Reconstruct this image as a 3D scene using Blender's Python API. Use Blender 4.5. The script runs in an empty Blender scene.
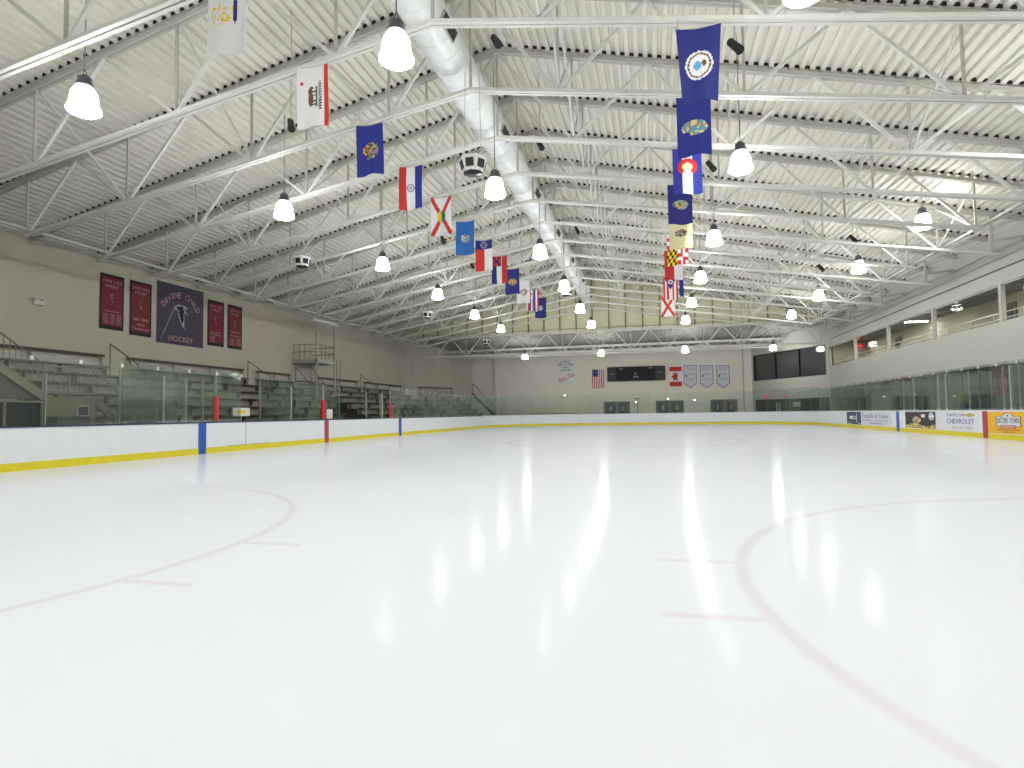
import bpy, math, random
from mathutils import Vector, Matrix
random.seed(7)
S = bpy.context.scene
C = S.collection
PI = math.pi
# ---------------------------------------------------------------- camera
CL = Vector((1.54982, -24.88996, 1.13949))
CR = Vector((0.972895, 0.2307795, -0.0147015)); CU = Vector((0.025916, -0.0456382, 0.9986218)); CF = Vector((-0.2297905, 0.9719352, 0.050382))
F = 595.0737
cd = bpy.data.cameras.new('camera'); cam = bpy.data.objects.new('camera', cd); C.objects.link(cam)
cd.sensor_width = 36; cd.lens = F / 1024 * 36; cd.clip_end = 300
cam.matrix_world = Matrix(((CR.x, CU.x, -CF.x, CL.x), (CR.y, CU.y, -CF.y, CL.y), (CR.z, CU.z, -CF.z, CL.z), (0, 0, 0, 1)))
S.camera = cam
def at(px, py, ax, v):
    """the point of the world plane axis=v that a photo pixel shows"""
    d = CF + CR * ((px - 512) / F) + CU * ((384 - py) / F)
    return CL + d * ((v - CL[ax]) / d[ax])
S.view_settings.view_transform = 'Standard'; S.view_settings.look = 'None'; S.view_settings.gamma = 1
S.view_settings.exposure = 0.58
try: S.view_settings.use_curve_mapping = False
except Exception: pass
S.cycles.use_denoising = True
S.cycles.max_bounces = 8; S.cycles.transparent_max_bounces = 24; S.cycles.diffuse_bounces = 5
S.cycles.sample_clamp_indirect = 6; S.cycles.caustics_reflective = False; S.cycles.caustics_refractive = False
w = bpy.data.worlds.new('world'); S.world = w; w.use_nodes = True
w.node_tree.nodes['Background'].inputs[0].default_value = (0.02, 0.02, 0.02, 1)
# ---------------------------------------------------------------- materials
MT = {}
def srgb(c):
    return tuple(((x / 255) / 12.92 if x / 255 <= .04045 else ((x / 255 + .055) / 1.055) ** 2.4) for x in c) + (1,)
def mat(name, col, rough=.6, metal=0, emit=0, noise=0, nscale=3, spec=.5, stretch=None):
    """procedural: principled, its colour varied a little by object-space noise"""
    if name in MT: return MT[name]
    m = bpy.data.materials.new(name); m.use_nodes = True; MT[name] = m
    nt = m.node_tree; b = nt.nodes['Principled BSDF']
    c = col if isinstance(col[0], float) and len(col) == 4 else srgb(col)
    b.inputs['Base Color'].default_value = c
    b.inputs['Roughness'].default_value = rough; b.inputs['Metallic'].default_value = metal
    b.inputs['Specular IOR Level'].default_value = spec
    if emit:
        b.inputs['Emission Color'].default_value = c; b.inputs['Emission Strength'].default_value = emit
    if noise:
        tc = nt.nodes.new('ShaderNodeTexCoord'); mp = nt.nodes.new('ShaderNodeMapping'); n = nt.nodes.new('ShaderNodeTexNoise'); r = nt.nodes.new('ShaderNodeValToRGB')
        n.inputs['Scale'].default_value = nscale; n.inputs['Detail'].default_value = 4
        if stretch: mp.inputs['Scale'].default_value = stretch
        nt.links.new(tc.outputs['Object'], mp.inputs[0]); nt.links.new(mp.outputs[0], n.inputs['Vector']); nt.links.new(n.outputs['Fac'], r.inputs[0])
        r.color_ramp.elements[0].position = .3; r.color_ramp.elements[1].position = .7
        r.color_ramp.elements[0].color = tuple(x * (1 - noise) for x in c[:3]) + (1,)
        r.color_ramp.elements[1].color = tuple(min(1, x * (1 + noise)) for x in c[:3]) + (1,)
        nt.links.new(r.outputs[0], b.inputs['Base Color'])
    return m
def glass(name, tint, refl=.5, haze=0):
    if name in MT: return MT[name]
    m = bpy.data.materials.new(name); m.use_nodes = True; MT[name] = m
    nt = m.node_tree; nt.nodes.remove(nt.nodes['Principled BSDF']); out = nt.nodes['Material Output']
    t = nt.nodes.new('ShaderNodeBsdfTransparent'); t.inputs[0].default_value = tint + (1,)
    g = nt.nodes.new('ShaderNodeBsdfGlossy'); g.inputs['Roughness'].default_value = .03; g.inputs[0].default_value = (.9, .95, .92, 1)
    f = nt.nodes.new('ShaderNodeFresnel'); f.inputs[0].default_value = 1.45
    mul = nt.nodes.new('ShaderNodeMath'); mul.operation = 'MULTIPLY'; mul.inputs[1].default_value = refl
    mx = nt.nodes.new('ShaderNodeMixShader')
    nt.links.new(f.outputs[0], mul.inputs[0]); nt.links.new(mul.outputs[0], mx.inputs[0])
    src = t.outputs[0]
    if haze:      # fine scratches and cleaning film
        df = nt.nodes.new('ShaderNodeBsdfDiffuse'); df.inputs[0].default_value = (.7, .8, .74, 1); m0 = nt.nodes.new('ShaderNodeMixShader'); m0.inputs[0].default_value = haze
        nt.links.new(t.outputs[0], m0.inputs[1]); nt.links.new(df.outputs[0], m0.inputs[2]); src = m0.outputs[0]
    nt.links.new(src, mx.inputs[1]); nt.links.new(g.outputs[0], mx.inputs[2]); nt.links.new(mx.outputs[0], out.inputs[0])
    return m
STEEL = mat('white_painted_steel', (205, 205, 196), .55, noise=.04)
STEEL2 = mat('grey_painted_steel', (178, 177, 165), .55, noise=.05)
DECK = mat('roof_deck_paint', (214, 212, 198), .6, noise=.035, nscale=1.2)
DARK = mat('flute_shade_dark', (30, 30, 28), .8, noise=.1)
BLACK = mat('black_plastic', (18, 18, 20), .5)
WALL_L = mat('painted_panel_left', (186, 182, 164), .7, noise=.03, nscale=.6)
WALL_F = mat('painted_block_far', (226, 221, 206), .7, noise=.03, nscale=.6)
WALL_R = mat('painted_panel_right', (183, 182, 170), .7, noise=.025, nscale=.6)
GABLE = mat('gable_panel', (226, 224, 190), .6, noise=.05, nscale=1.5)
FLOOR = mat('rubber_floor', (52, 50, 46), .8, noise=.15, nscale=4)
BOARD = mat('white_dasher_plastic', (226, 230, 232), .35, noise=.02, nscale=5)
YEL = mat('yellow_kickplate', (222, 205, 30), .4, noise=.05)
NAVY = mat('navy_cap', (28, 48, 80), .45, noise=.1)
BLUE = mat('blue_line_paint', (35, 88, 170), .4); RED = mat('red_line_paint', (168, 60, 72), .4)
REDPAD = mat('red_post_pad', (200, 35, 50), .5)
ALU = mat('brushed_aluminium', (170, 175, 170), .35, metal=.6, noise=.05)
BLEACH = mat('bleacher_plank', (104, 100, 88), .6, noise=.12, nscale=3, stretch=(1, .2, 1))
RISER = mat('bleacher_riser', (146, 141, 120), .65, noise=.1, nscale=3)
RAILM = mat('rail_paint', (120, 116, 98), .5)
PLY = mat('tan_plywood', (120, 112, 88), .7, noise=.1, nscale=5)
GL = glass('rink_glass', (.905, .938, .915), .4, .02)
GLT = glass('rink_glass_clear', (.95, .965, .955), .4, .03)
GLW = glass('window_glass', (.96, .965, .95), .02)
LAMP = mat('lit_refractor', (.975, .975, 1., 1.), .4, emit=35); LENS = mat('lit_lens', (.975, .975, 1., 1.), .4, emit=60)
TUBE = mat('lit_tube', (1., .98, .95, 1.), .4, emit=36)
CAPM = mat('ballast_grey', (95, 97, 100), .5, metal=.3)
# ---------------------------------------------------------------- object helpers
ORG = {}
class MB:
    def __init__(s): s.v = []; s.f = []; s.m = []; s.sm = []
    def add(s, vs, fs, mi=0, smooth=False):
        n = len(s.v); s.v += [tuple(p) for p in vs]
        for f in fs: s.f.append([i + n for i in f]); s.m.append(mi); s.sm.append(smooth)
        return s
    def box(s, x0, x1, y0, y1, z0, z1, mi=0):
        vs = [(x, y, z) for z in (z0, z1) for y in (y0, y1) for x in (x0, x1)]
        return s.add(vs, [(0, 2, 3, 1), (4, 5, 7, 6), (0, 1, 5, 4), (2, 6, 7, 3), (0, 4, 6, 2), (1, 3, 7, 5)], mi)
    def fbox(s, o, r, u, n, x0, x1, y0, y1, z0, z1, mi=0):
        """a box in a frame o, right r, up u, normal n"""
        vs = [o + r * x + n * y + u * z for z in (z0, z1) for y in (y0, y1) for x in (x0, x1)]
        return s.add(vs, [(0, 2, 3, 1), (4, 5, 7, 6), (0, 1, 5, 4), (2, 6, 7, 3), (0, 4, 6, 2), (1, 3, 7, 5)], mi)
    def bar(s, p, q, a, b, up=(0, 0, 1), mi=0, off=0):
        """beam p-q, a wide across, b deep along up"""
        p = Vector(p); q = Vector(q); d = (q - p).normalized(); up = Vector(up)
        if abs(d.dot(up)) > .98: up = Vector((1, 0, 0))
        x = d.cross(up).normalized(); z = x.cross(d).normalized(); vs = []
        for c in (p, q):
            for i, j in ((-1, -1), (1, -1), (1, 1), (-1, 1)): vs.append(c + x * (i * a / 2 + off) + z * j * b / 2)
        return s.add(vs, [(0, 1, 2, 3), (7, 6, 5, 4), (0, 4, 5, 1), (1, 5, 6, 2), (2, 6, 7, 3), (3, 7, 4, 0)], mi)
    def tube(s, p, q, r, n=8, mi=0, r2=None, cap=True):
        p = Vector(p); q = Vector(q); d = (q - p).normalized(); up = Vector((0, 0, 1)) if abs(d.z) < .9 else Vector((1, 0, 0))
        x = d.cross(up).normalized(); z = x.cross(d); r2 = r if r2 is None else r2; vs = []
        for c, rr in ((p, r), (q, r2)):
            for i in range(n): vs.append(c + x * rr * math.cos(2 * PI * i / n) + z * rr * math.sin(2 * PI * i / n))
        fs = [(i, (i + 1) % n, n + (i + 1) % n, n + i) for i in range(n)]
        s.add(vs, fs, mi, True)
        if cap: s.add(vs, [tuple(range(n))[::-1], tuple(range(n, 2 * n))], mi)
        return s
    def lathe(s, c, prof, n=16, mi=0):
        """prof: (radius, z) pairs about a vertical axis"""
        c = Vector(c); vs = []
        for r, z in prof:
            for i in range(n): vs.append(c + Vector((r * math.cos(2 * PI * i / n), r * math.sin(2 * PI * i / n), z)))
        fs = [(k * n + i, k * n + (i + 1) % n, (k + 1) * n + (i + 1) % n, (k + 1) * n + i) for k in range(len(prof) - 1) for i in range(n)]
        return s.add(vs, fs, mi, True)
    def path(s, pts, r, n=6):
        for a, b in zip(pts, pts[1:]): s.tube(a, b, r, n)
        return s
    def prism(s, o, r, u, n, poly, y0, y1, mi=0):
        k = len(poly); vs = [o + r * a + u * b + n * y0 for a, b in poly] + [o + r * a + u * b + n * y1 for a, b in poly]
        return s.add(vs, [tuple(range(k)), tuple(range(k, 2 * k))[::-1]] + [(i, (i + 1) % k, k + (i + 1) % k, k + i) for i in range(k)], mi)
    def build(s, name, ms, parent=None, **kw):
        org = ORG.get(parent.name, Vector((0, 0, 0))) if parent else Vector(kw.pop('org', (0, 0, 0)))
        me = bpy.data.meshes.new(name); me.from_pydata([tuple(Vector(p) - org) for p in s.v], [], s.f)
        if not isinstance(ms, (list, tuple)): ms = [ms]
        for m in ms: me.materials.append(m)
        me.polygons.foreach_set('material_index', s.m); me.polygons.foreach_set('use_smooth', s.sm); me.update()
        o = bpy.data.objects.new(name, me); C.objects.link(o)
        if parent: o.parent = parent
        else: o.location = org
        ORG[o.name] = org
        tag(o, **kw)
        return o
def tag(o, label=None, cat=None, group=None, kind=None):
    if label: o['label'] = label
    if cat: o['category'] = cat
    if group: o['group'] = group
    if kind: o['kind'] = kind
    return o
def thing(name, label, cat, loc, group=None):
    o = bpy.data.objects.new(name, None); C.objects.link(o); o.location = loc; o.empty_display_size = .1
    ORG[o.name] = Vector(loc); return tag(o, label, cat, group)
def dup(root, loc, label, group=None, rotz=None):
    r = root.copy(); C.objects.link(r); r.location = loc; r['label'] = label
    if rotz is not None: r.rotation_euler = (0, 0, rotz)
    if group: r['group'] = group
    for ch in list(root.children):
        c = ch.copy(); C.objects.link(c); c.parent = r
        for g in list(ch.children):
            d = g.copy(); C.objects.link(d); d.parent = c
    return r
ON = ['first', 'second', 'third', 'fourth', 'fifth', 'sixth', 'seventh', 'eighth', 'ninth', 'tenth', 'eleventh', 'twelfth', 'thirteenth', 'fourteenth', 'fifteenth', 'sixteenth', 'seventeenth', 'eighteenth', 'nineteenth']
TENS = ['', '', 'twenty', 'thirty', 'forty', 'fifty', 'sixty']
def onum(i):
    n = i + 1
    if n < 20: return ON[n - 1]
    return TENS[n // 10][:-1] + 'ieth' if n % 10 == 0 else TENS[n // 10] + '-' + ON[n % 10 - 1]
def lettering(body, o, r, u, h, wd, m, parent, name='lettering', depth=.004, rot=0, align='CENTER', shear=0):
    """real letters: centred at o, letter height h, squeezed to width wd, facing r x u"""
    cu = bpy.data.curves.new('t', 'FONT'); cu.body = body; cu.align_x = 'CENTER'; cu.align_y = 'CENTER'; cu.extrude = depth / 2; cu.size = 1; cu.resolution_u = 2
    cu.shear = shear
    t = bpy.data.objects.new('t', cu); C.objects.link(t); dg = bpy.context.evaluated_depsgraph_get(); me = bpy.data.meshes.new_from_object(t.evaluated_get(dg))
    bpy.data.objects.remove(t); bpy.data.curves.remove(cu)
    if not len(me.vertices): return None
    xs = [v.co.x for v in me.vertices]; ys = [v.co.y for v in me.vertices]
    sx = (wd / (max(xs) - min(xs))) if wd else h / (max(ys) - min(ys)); sy = h / (max(ys) - min(ys)); cx = (max(xs) + min(xs)) / 2; cy = (max(ys) + min(ys)) / 2
    n = r.cross(u).normalized(); org = ORG.get(parent.name, Vector((0, 0, 0)))
    for v in me.vertices:
        a = (v.co.x - cx) * sx; b = (v.co.y - cy) * sy
        a, b = a * math.cos(rot) - b * math.sin(rot), a * math.sin(rot) + b * math.cos(rot)
        v.co = o + r * a + u * b + n * v.co.z - org
    me.materials.clear(); me.materials.append(m)
    ob = bpy.data.objects.new(name, me); C.objects.link(ob); ob.parent = parent; ORG[ob.name] = org
    return ob
X1, Y1, Z1 = Vector((1, 0, 0)), Vector((0, 1, 0)), Vector((0, 0, 1))
# ---------------------------------------------------------------- the hall
XL, XR, RX = -20.3, 14.9, -2.72
def topz(x): return 12.0 - (.24 if x < RX else .235) * abs(x - RX)
def botz(x): return 9.3 - (.177 if x < RX else .161) * abs(x - RX)
LBX, RBX, FBY = -12.6, 13.35, 30.85     # inner faces of the boards
YN = -34.0
# ice, with painted lines in the material
def ice_material():
    m = bpy.data.materials.new('ice'); m.use_nodes = True; nt = m.node_tree; b = nt.nodes['Principled BSDF']; L = nt.links.new
    def mth(op, a, c=None):
        n = nt.nodes.new('ShaderNodeMath'); n.operation = op
        for i, q in enumerate((a, c)):
            if q is None: continue
            if isinstance(q, (int, float)): n.inputs[i].default_value = q
            else: L(q, n.inputs[i])
        return n.outputs[0]
    tc = nt.nodes.new('ShaderNodeTexCoord'); sp = nt.nodes.new('ShaderNodeSeparateXYZ'); L(tc.outputs['Object'], sp.inputs[0]); x, y = sp.outputs[0], sp.outputs[1]
    def soft(d, hw, bl):     # 1 inside |d|<hw, fading over bl
        q = mth('SUBTRACT', hw + bl, mth('ABSOLUTE', d)); n = mth('DIVIDE', q, bl); return mth('MINIMUM', mth('MAXIMUM', n, 0), 1)
    def ring(cx, cy, r, hw, bl):
        dx = mth('SUBTRACT', x, cx); dy = mth('SUBTRACT', y, cy); d = mth('SQRT', mth('ADD', mth('MULTIPLY', dx, dx), mth('MULTIPLY', dy, dy)))
        return soft(mth('SUBTRACT', d, r), hw, bl)
    def dash(cx, hl, cy, hw, bl):
        return mth('MULTIPLY', soft(mth('SUBTRACT', x, cx), hl, .05), soft(mth('SUBTRACT', y, cy), hw, bl))
    pink = 0
    parts = []
    for cx in (-6.69, 6.69):
        parts.append(ring(cx, -20.73, 4.57, .025, .045))
        s_ = 1 if cx < 0 else -1
        for dy in (-.636, .636): parts.append(dash(cx + s_ * 4.83, .28, -20.73 + dy, .02, .045))
        if True: parts.append(mth('MULTIPLY', ring(cx, 20.9, 4.57, .08, .12), .8))
    acc = parts[0]
    for p in parts[1:]: acc = mth('MAXIMUM', acc, p)
    blue = mth('MAXIMUM', soft(mth('ADD', y, 8.6), .03, .05), mth('MAXIMUM', mth('MULTIPLY', soft(mth('SUBTRACT', y, 6.9), .12, .15), .9), mth('MULTIPLY', ring(.35, -.7, 4.57, .07, .1), .6)))
    blue = mth('MAXIMUM', blue, mth('MULTIPLY', soft(mth('SUBTRACT', y, 27.2), .1, .1), .6))
    n1 = nt.nodes.new('ShaderNodeTexNoise'); n1.inputs['Scale'].default_value = .35; n1.inputs['Detail'].default_value = 5; L(tc.outputs['Object'], n1.inputs['Vector'])
    base = nt.nodes.new('ShaderNodeMix'); base.data_type = 'RGBA'; L(n1.outputs['Fac'], base.inputs[0]); base.inputs[6].default_value = srgb((238, 242, 250)); base.inputs[7].default_value = srgb((244, 247, 253))
    m1 = nt.nodes.new('ShaderNodeMix'); m1.data_type = 'RGBA'; L(mth('MULTIPLY', acc, .15), m1.inputs[0]); L(base.outputs[2], m1.inputs[6]); m1.inputs[7].default_value = srgb((196, 140, 160))
    m2 = nt.nodes.new('ShaderNodeMix'); m2.data_type = 'RGBA'; L(mth('MULTIPLY', blue, .26), m2.inputs[0]); L(m1.outputs[2], m2.inputs[6]); m2.inputs[7].default_value = srgb((120, 132, 160))
    n2 = nt.nodes.new('ShaderNodeTexNoise'); n2.inputs['Scale'].default_value = 1.3; n2.inputs['Detail'].default_value = 3; L(tc.outputs['Object'], n2.inputs['Vector'])
    n3 = nt.nodes.new('ShaderNodeTexNoise'); n3.inputs['Scale'].default_value = 5; n3.inputs['Detail'].default_value = 3; L(tc.outputs['Object'], n3.inputs['Vector'])
    bp = nt.nodes.new('ShaderNodeBump'); bp.inputs['Strength'].default_value = .05; bp.inputs['Distance'].default_value = .02; L(n3.outputs['Fac'], bp.inputs['Height'])
    # worn ice: mostly diffuse, mirror-like only at grazing angles
    df = nt.nodes.new('ShaderNodeBsdfDiffuse'); gl = nt.nodes.new('ShaderNodeBsdfGlossy'); gl.distribution = 'GGX'; lw = nt.nodes.new('ShaderNodeLayerWeight'); lw.inputs[0].default_value = .5
    L(m2.outputs[2], df.inputs[0]); gl.inputs[0].default_value = (1, 1, 1, 1); L(mth('ADD', mth('MULTIPLY', n2.outputs['Fac'], .05), .11), gl.inputs['Roughness']); L(bp.outputs[0], gl.inputs['Normal'])
    k8 = mth('ADD', mth('MULTIPLY', mth('POWER', lw.outputs['Facing'], 12.0), .75), .001)
    mx = nt.nodes.new('ShaderNodeMixShader'); L(k8, mx.inputs[0]); L(df.outputs[0], mx.inputs[1]); L(gl.outputs[0], mx.inputs[2]); L(mx.outputs[0], nt.nodes['Material Output'].inputs[0])
    nt.nodes.remove(b)
    return m
# rink outline (inner face of boards), from near left, round the far end, to near right
RL, RR = 7.2, 8.2
path = [(LBX, y) for y in [YN + 3 + i * 2.44 for i in range(23)] if y < FBY - RL - .6] + [(LBX, FBY - RL)]
path += [(LBX + RL - RL * math.cos(a), FBY - RL + RL * math.sin(a)) for a in [PI / 2 * i / 8 for i in range(1, 9)]]
path += [(x, FBY) for x in [LBX + RL + (RBX - RR - LBX - RL) * i / 4 for i in range(1, 5)]]
path += [(RBX - RR + RR * math.sin(a), FBY - RR + RR * math.cos(a)) for a in [PI / 2 * i / 8 for i in range(1, 9)]]
path += [(RBX, FBY - RR - 2.44 * i) for i in range(1, 23) if FBY - RR - 2.44 * i > YN + 2]
b = MB(); pts = path; b.add([(x, y, 0) for x, y in pts] + [(x, y, -.15) for x, y in pts], [tuple(range(len(pts)))[::-1]])
b.build('floor', ice_material(), kind='structure', label='white ice sheet of the rink with faint painted lines')
MB().box(-24, 22, YN, 47, -.3, -.16).build('floor', FLOOR, kind='structure', label='dark rubber walkway floor around the rink')
# dark walkway level with the ice outside the boards
b = MB()
k = len(path); vs = []; out = []
for i, (x, y) in enumerate(path):
    a = path[max(0, i - 1)]; c = path[min(k - 1, i + 1)]; d = Vector((c[0] - a[0], c[1] - a[1])).normalized(); vs.append((x - d.y * .12, y + d.x * .12))
for i, (x, y) in enumerate(vs):
    if x < 0 and y < FBY - RL: q = (-24, y)
    elif x > 0 and y < FBY - RR: q = (22, y)
    else: q = (x * 2.4 if abs(x) > 3 else x, 47)
    out.append(q)
b.add([(x, y, 0) for x, y in vs] + [(x, y, 0) for x, y in out], [(i, i + 1, k + i + 1, k + i) for i in range(k - 1)])
b.build('floor', FLOOR, kind='structure', label='dark rubber floor between the boards and the walls')
# walls
FL0, FL1 = Vector((-16.6, 34, 0)), Vector((XL, 25.3, 0))         # left corner facet
FR0, FR1 = Vector((10.55, 34, 0)), Vector((XR, 25.5, 0))         # right corner facet
MB().box(XL - .2, XL, YN, 25.3, 0, 8.2).build('wall_left', WALL_L, kind='structure')
b = MB(); d = (FL0 - FL1).normalized(); n = Vector((d.y, -d.x, 0)); L_ = (FL0 - FL1).length; prof = []; s_ = 0
while s_ < L_:
    prof += [(s_, 0), (s_ + .22, 0), (s_ + .26, .04), (s_ + .34, .04), (s_ + .38, 0)]; s_ += .42
prof = [p for p in prof if p[0] <= L_] + [(L_, 0)]
b.add([FL1 + d * p - n * (-q) + Z1 * z for z in (0, 8.2) for p, q in prof], [(i, i + 1, len(prof) + i + 1, len(prof) + i) for i in range(len(prof) - 1)])
b.build('wall_left', mat('ribbed_metal_wall', (190, 186, 168), .6, noise=.03), kind='structure', label='vertically ribbed metal wall facet in the far left corner')
MB().box(-16.6, 10.55, 34, 34.2, 0, 8.2).build('wall_far', WALL_F, kind='structure')
MB().box(-14.15, -13.8, 33.72, 34, 0, 8).build('trim_1', WALL_F, kind='structure', label='square column against the far wall at its left')
MB().box(9.75, 9.85, 33.94, 34, 0, 7.6).build('trim_2', WALL_L, kind='structure', label='narrow joint strip on the far wall at its right')
MB().box(-21, 16, YN - .2, YN, 0, 13).build('wall_near', WALL_F, kind='structure')
# right wall: band, upper wall, posts of the upstairs windows
b = MB(); b.box(XR, XR + .25, YN, 25.5, 2.8, 4.45).box(XR, XR + .25, YN, 25.5, 5.95, 8.4)
WY = [25.35, 19.45, 13.6, 7.85, 2.05, -3.75, -9.55]
b.build('wall_right', WALL_R, kind='structure', label='cream right wall, a band under and over the upstairs windows')
MB().box(XR - .03, XR, YN, 24.9, 6.5, 6.54).build('trim_3', mat('joint_dark', (70, 68, 60), .7), kind='structure', label='dark joint line along the upper right wall')
for i, y in enumerate(WY):
    MB().box(XR - .02, XR + .14, y - .09, y + .09, 4.45, 5.95).build('trim_%d' % (4 + i), WALL_R, kind='structure', label='%s post between the upstairs windows from the far end' % onum(i))
for i in range(6):
    w_ = thing('window_%d' % (i + 1), None, None, (XR + .1, (WY[i] + WY[i + 1]) / 2, 4.45)); w_['kind'] = 'structure'; w_['label'] = '%s upstairs window from the far end of right wall' % onum(i)
    MB().box(XR + .1, XR + .112, WY[i + 1] + .12, WY[i] - .12, 4.5, 5.9).build('pane', GLW, w_)
    b = MB(); b.box(XR + .07, XR + .14, WY[i + 1] + .12, WY[i] - .12, 4.45, 4.5).box(XR + .07, XR + .14, WY[i + 1] + .12, WY[i] - .12, 5.9, 5.95); b.build('window_frame', ALU, w_)
# mezzanine room
ROOMW = mat('room_wall_tan', (166, 161, 140), .7, noise=.03); ROOMC = mat('ceiling_tile_grey', (120, 122, 124), .8, noise=.08, nscale=6)
MB().box(17.5, 17.7, YN, 25.4, 4.2, 6.6).build('wall_right', ROOMW, kind='structure', label='tan back wall of the upstairs room')
MB().box(XR + .25, 17.7, 25.3, 25.5, 4.2, 6.6).build('wall_right', ROOMW, kind='structure', label='tan end wall of the upstairs room')
b = MB(); b.box(XR + .25, 17.5, YN, 25.3, 6.25, 6.35)
for yy in range(-30, 25, 1): b.box(XR + .25, 17.5, yy, yy + .04, 6.23, 6.25, 1)
b.build('ceiling', [ROOMC, mat('tile_grid', (165, 165, 160), .6)], kind='structure', label='grey tiled ceiling of the upstairs room')
MB().box(XR + .25, 17.7, YN, 25.5, 4.15, 4.25).build('floor', mat('room_floor', (120, 112, 100), .7), kind='structure', label='upstairs floor slab over the right walkway')
MB().box(XR + .25, 17.6, YN, 25.5, 2.8, 2.9).build('ceiling', mat('soffit', (120, 116, 100), .8), kind='structure', label='low soffit over the right walkway')
MB().box(17.3, 17.5, YN, 25.5, 0, 2.8).build('wall_right', mat('walkway_wall', (150, 144, 122), .7, noise=.05), kind='structure', label='tan walkway wall behind the right glass')
b = MB(); b.add([FR1, (17.4, 25.5, 0), (17.4, 25.5, 2.8), FR1 + Z1 * 2.8], [(0, 1, 2, 3)]); b.build('wall_right', ROOMW, kind='structure', label='end wall of the right walkway')
for i, (px, py) in enumerate(((903, 322),)):
    p = at(px, py, 2, 6.18)
    t = thing('ceiling_or_fill_light', ['long fluorescent fixture glowing in the upstairs room, far one', 'long fluorescent fixture in the upstairs room, nearest one'][i], 'light', (16.6, p.y, 6.2))
    MB().box(16.0, 17.2, p.y - .18, p.y + .18, 6.17, 6.25).build('housing', ALU, t); MB().box(16.04, 17.16, p.y - .14, p.y + .14, 6.15, 6.17).build('diffuser', TUBE, t)
for i, y in enumerate((22.5, 17, 11, 5, -1, -7, -13)):  # glowing strips out of sight above the windows, added to brighten the room
    t = thing('ceiling_or_fill_light', '%s added fill strip from the far end above the upstairs windows' % onum(i), 'light', (15.4, y, 6.2), 'added fill strips upstairs')
    MB().box(15.3, 15.5, y - 1.2, y + 1.2, 6.2, 6.25).build('housing', ALU, t); MB().box(15.32, 15.48, y - 1.15, y + 1.15, 6.19, 6.2).build('diffuser', TUBE, t)
EXR = mat('exit_red', (205, 40, 45), .5, emit=.6)
SGW = mat('sign_white', (235, 235, 230), .5)
p = at(859.5, 346, 1, 25.25); t = thing('exit_sign', 'red exit sign on the end wall of upstairs room', 'exit sign', p)
MB().box(p.x - .24, p.x + .24, 25.22, 25.3, p.z - .15, p.z + .15).build('sign_box', EXR, t); lettering('EXIT', Vector((p.x, 25.216, p.z)), X1, Z1, .16, .34, SGW, t)
p = at(856.5, 338.5, 1, 22); t = thing('exit_sign', 'red exit sign hanging near the upstairs ceiling', 'exit sign', p)
MB().box(p.x - .2, p.x + .2, 21.97, 22.03, p.z - .1, p.z + .1).build('sign_box', EXR, t); lettering('EXIT', Vector((p.x, 21.966, p.z)), X1, Z1, .11, .28, SGW, t)
MB().tube((p.x, 22, p.z + .1), (p.x, 22, 6.23), .012).build('hanger', ALU, t)
for i in range(6):
    t = thing('guard_rail', '%s stretch of steel rail behind the upstairs windows from far end' % onum(i), 'railing', (XR + .7, WY[i + 1], 4.25), 'rails behind the upstairs windows')
    for z in (4.75, 5.0): MB().tube((XR + .7, WY[i + 1] + .05, z), (XR + .7, WY[i] - .05, z), .02).build('rail', STEEL, t)
    for j in range(4):
        y = WY[i + 1] + .1 + (WY[i] - WY[i + 1] - .2) * j / 3; MB().tube((XR + .7, y, 4.25), (XR + .7, y, 5.0), .018).build('post', STEEL, t)
for i, (px, py) in enumerate(((899, 345), (1010, 300), (857, 358))):
    p = at(px, py, 0, 17.48)
    t = thing('door', ['dark upstairs door seen through the third window', 'dark upstairs door at the right edge of view', 'grey upstairs door seen through the second window'][i], 'door', (17.48, p.y, 4.25))
    MB().box(17.42, 17.48, p.y - .5, p.y + .5, 4.25, 5.85).build('leaf', mat('door_grey', (98, 95, 84), .6), t); MB().box(17.4, 17.42, p.y - .3, p.y + .3, 5.1, 5.7).build('vision_panel', BLACK, t)
# right corner facet: upstairs dark window, storefront below
d = (FR1 - FR0).normalized(); n = Vector((d.y, -d.x, 0)) * 1; n = n if n.x < 0 else -n; LF = (FR1 - FR0).length
b = MB()
for z0, z1, s0, s1 in ((0, 2.1, 0, .35), (0, 2.1, LF - .1, LF), (2.1, 3.85, 0, LF), (3.85, 6.2, 0, .3), (3.85, 6.2, LF - .35, LF), (6.2, 8.2, 0, LF)): b.fbox(FR0, d, Z1, n, s0, s1, -.25, 0, z0, z1)
b.build('wall_right', WALL_R, kind='structure', label='cream angled wall in the far right corner')
b = MB(); b.fbox(FR0, d, Z1, n, .1, LF - .1, -2.6, -2.5, 0, 6.3).fbox(FR0, d, Z1, n, .1, LF - .1, -2.5, -.25, 3.4, 3.5).fbox(FR0, d, Z1, n, .1, .2, -2.5, -.25, 0, 6.3).fbox(FR0, d, Z1, n, LF - .2, LF - .1, -2.5, -.25, 0, 6.3).fbox(FR0, d, Z1, n, .1, LF - .1, -2.5, -.25, 6.25, 6.35)
b.build('wall_far', mat('dim_room', (70, 70, 68), .8), kind='structure', label='dim rooms behind the angled corner wall')
t = thing('window_7', None, None, FR0 + d * LF / 2 + Z1 * 3.85); t['kind'] = 'structure'; t['label'] = 'wide dark upstairs window in the angled corner wall'
DG = mat('smoked_glass', (66, 68, 67), .08, spec=.7)
MB().fbox(FR0, d, Z1, n, .3, LF - .35, -.14, -.12, 3.85, 6.2).build('pane', DG, t)
b = MB()
for s_ in (.3, 3.25, 6.2, LF - .41): b.fbox(FR0, d, Z1, n, s_, s_ + .07, -.12, .02, 3.85, 6.2)
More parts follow.
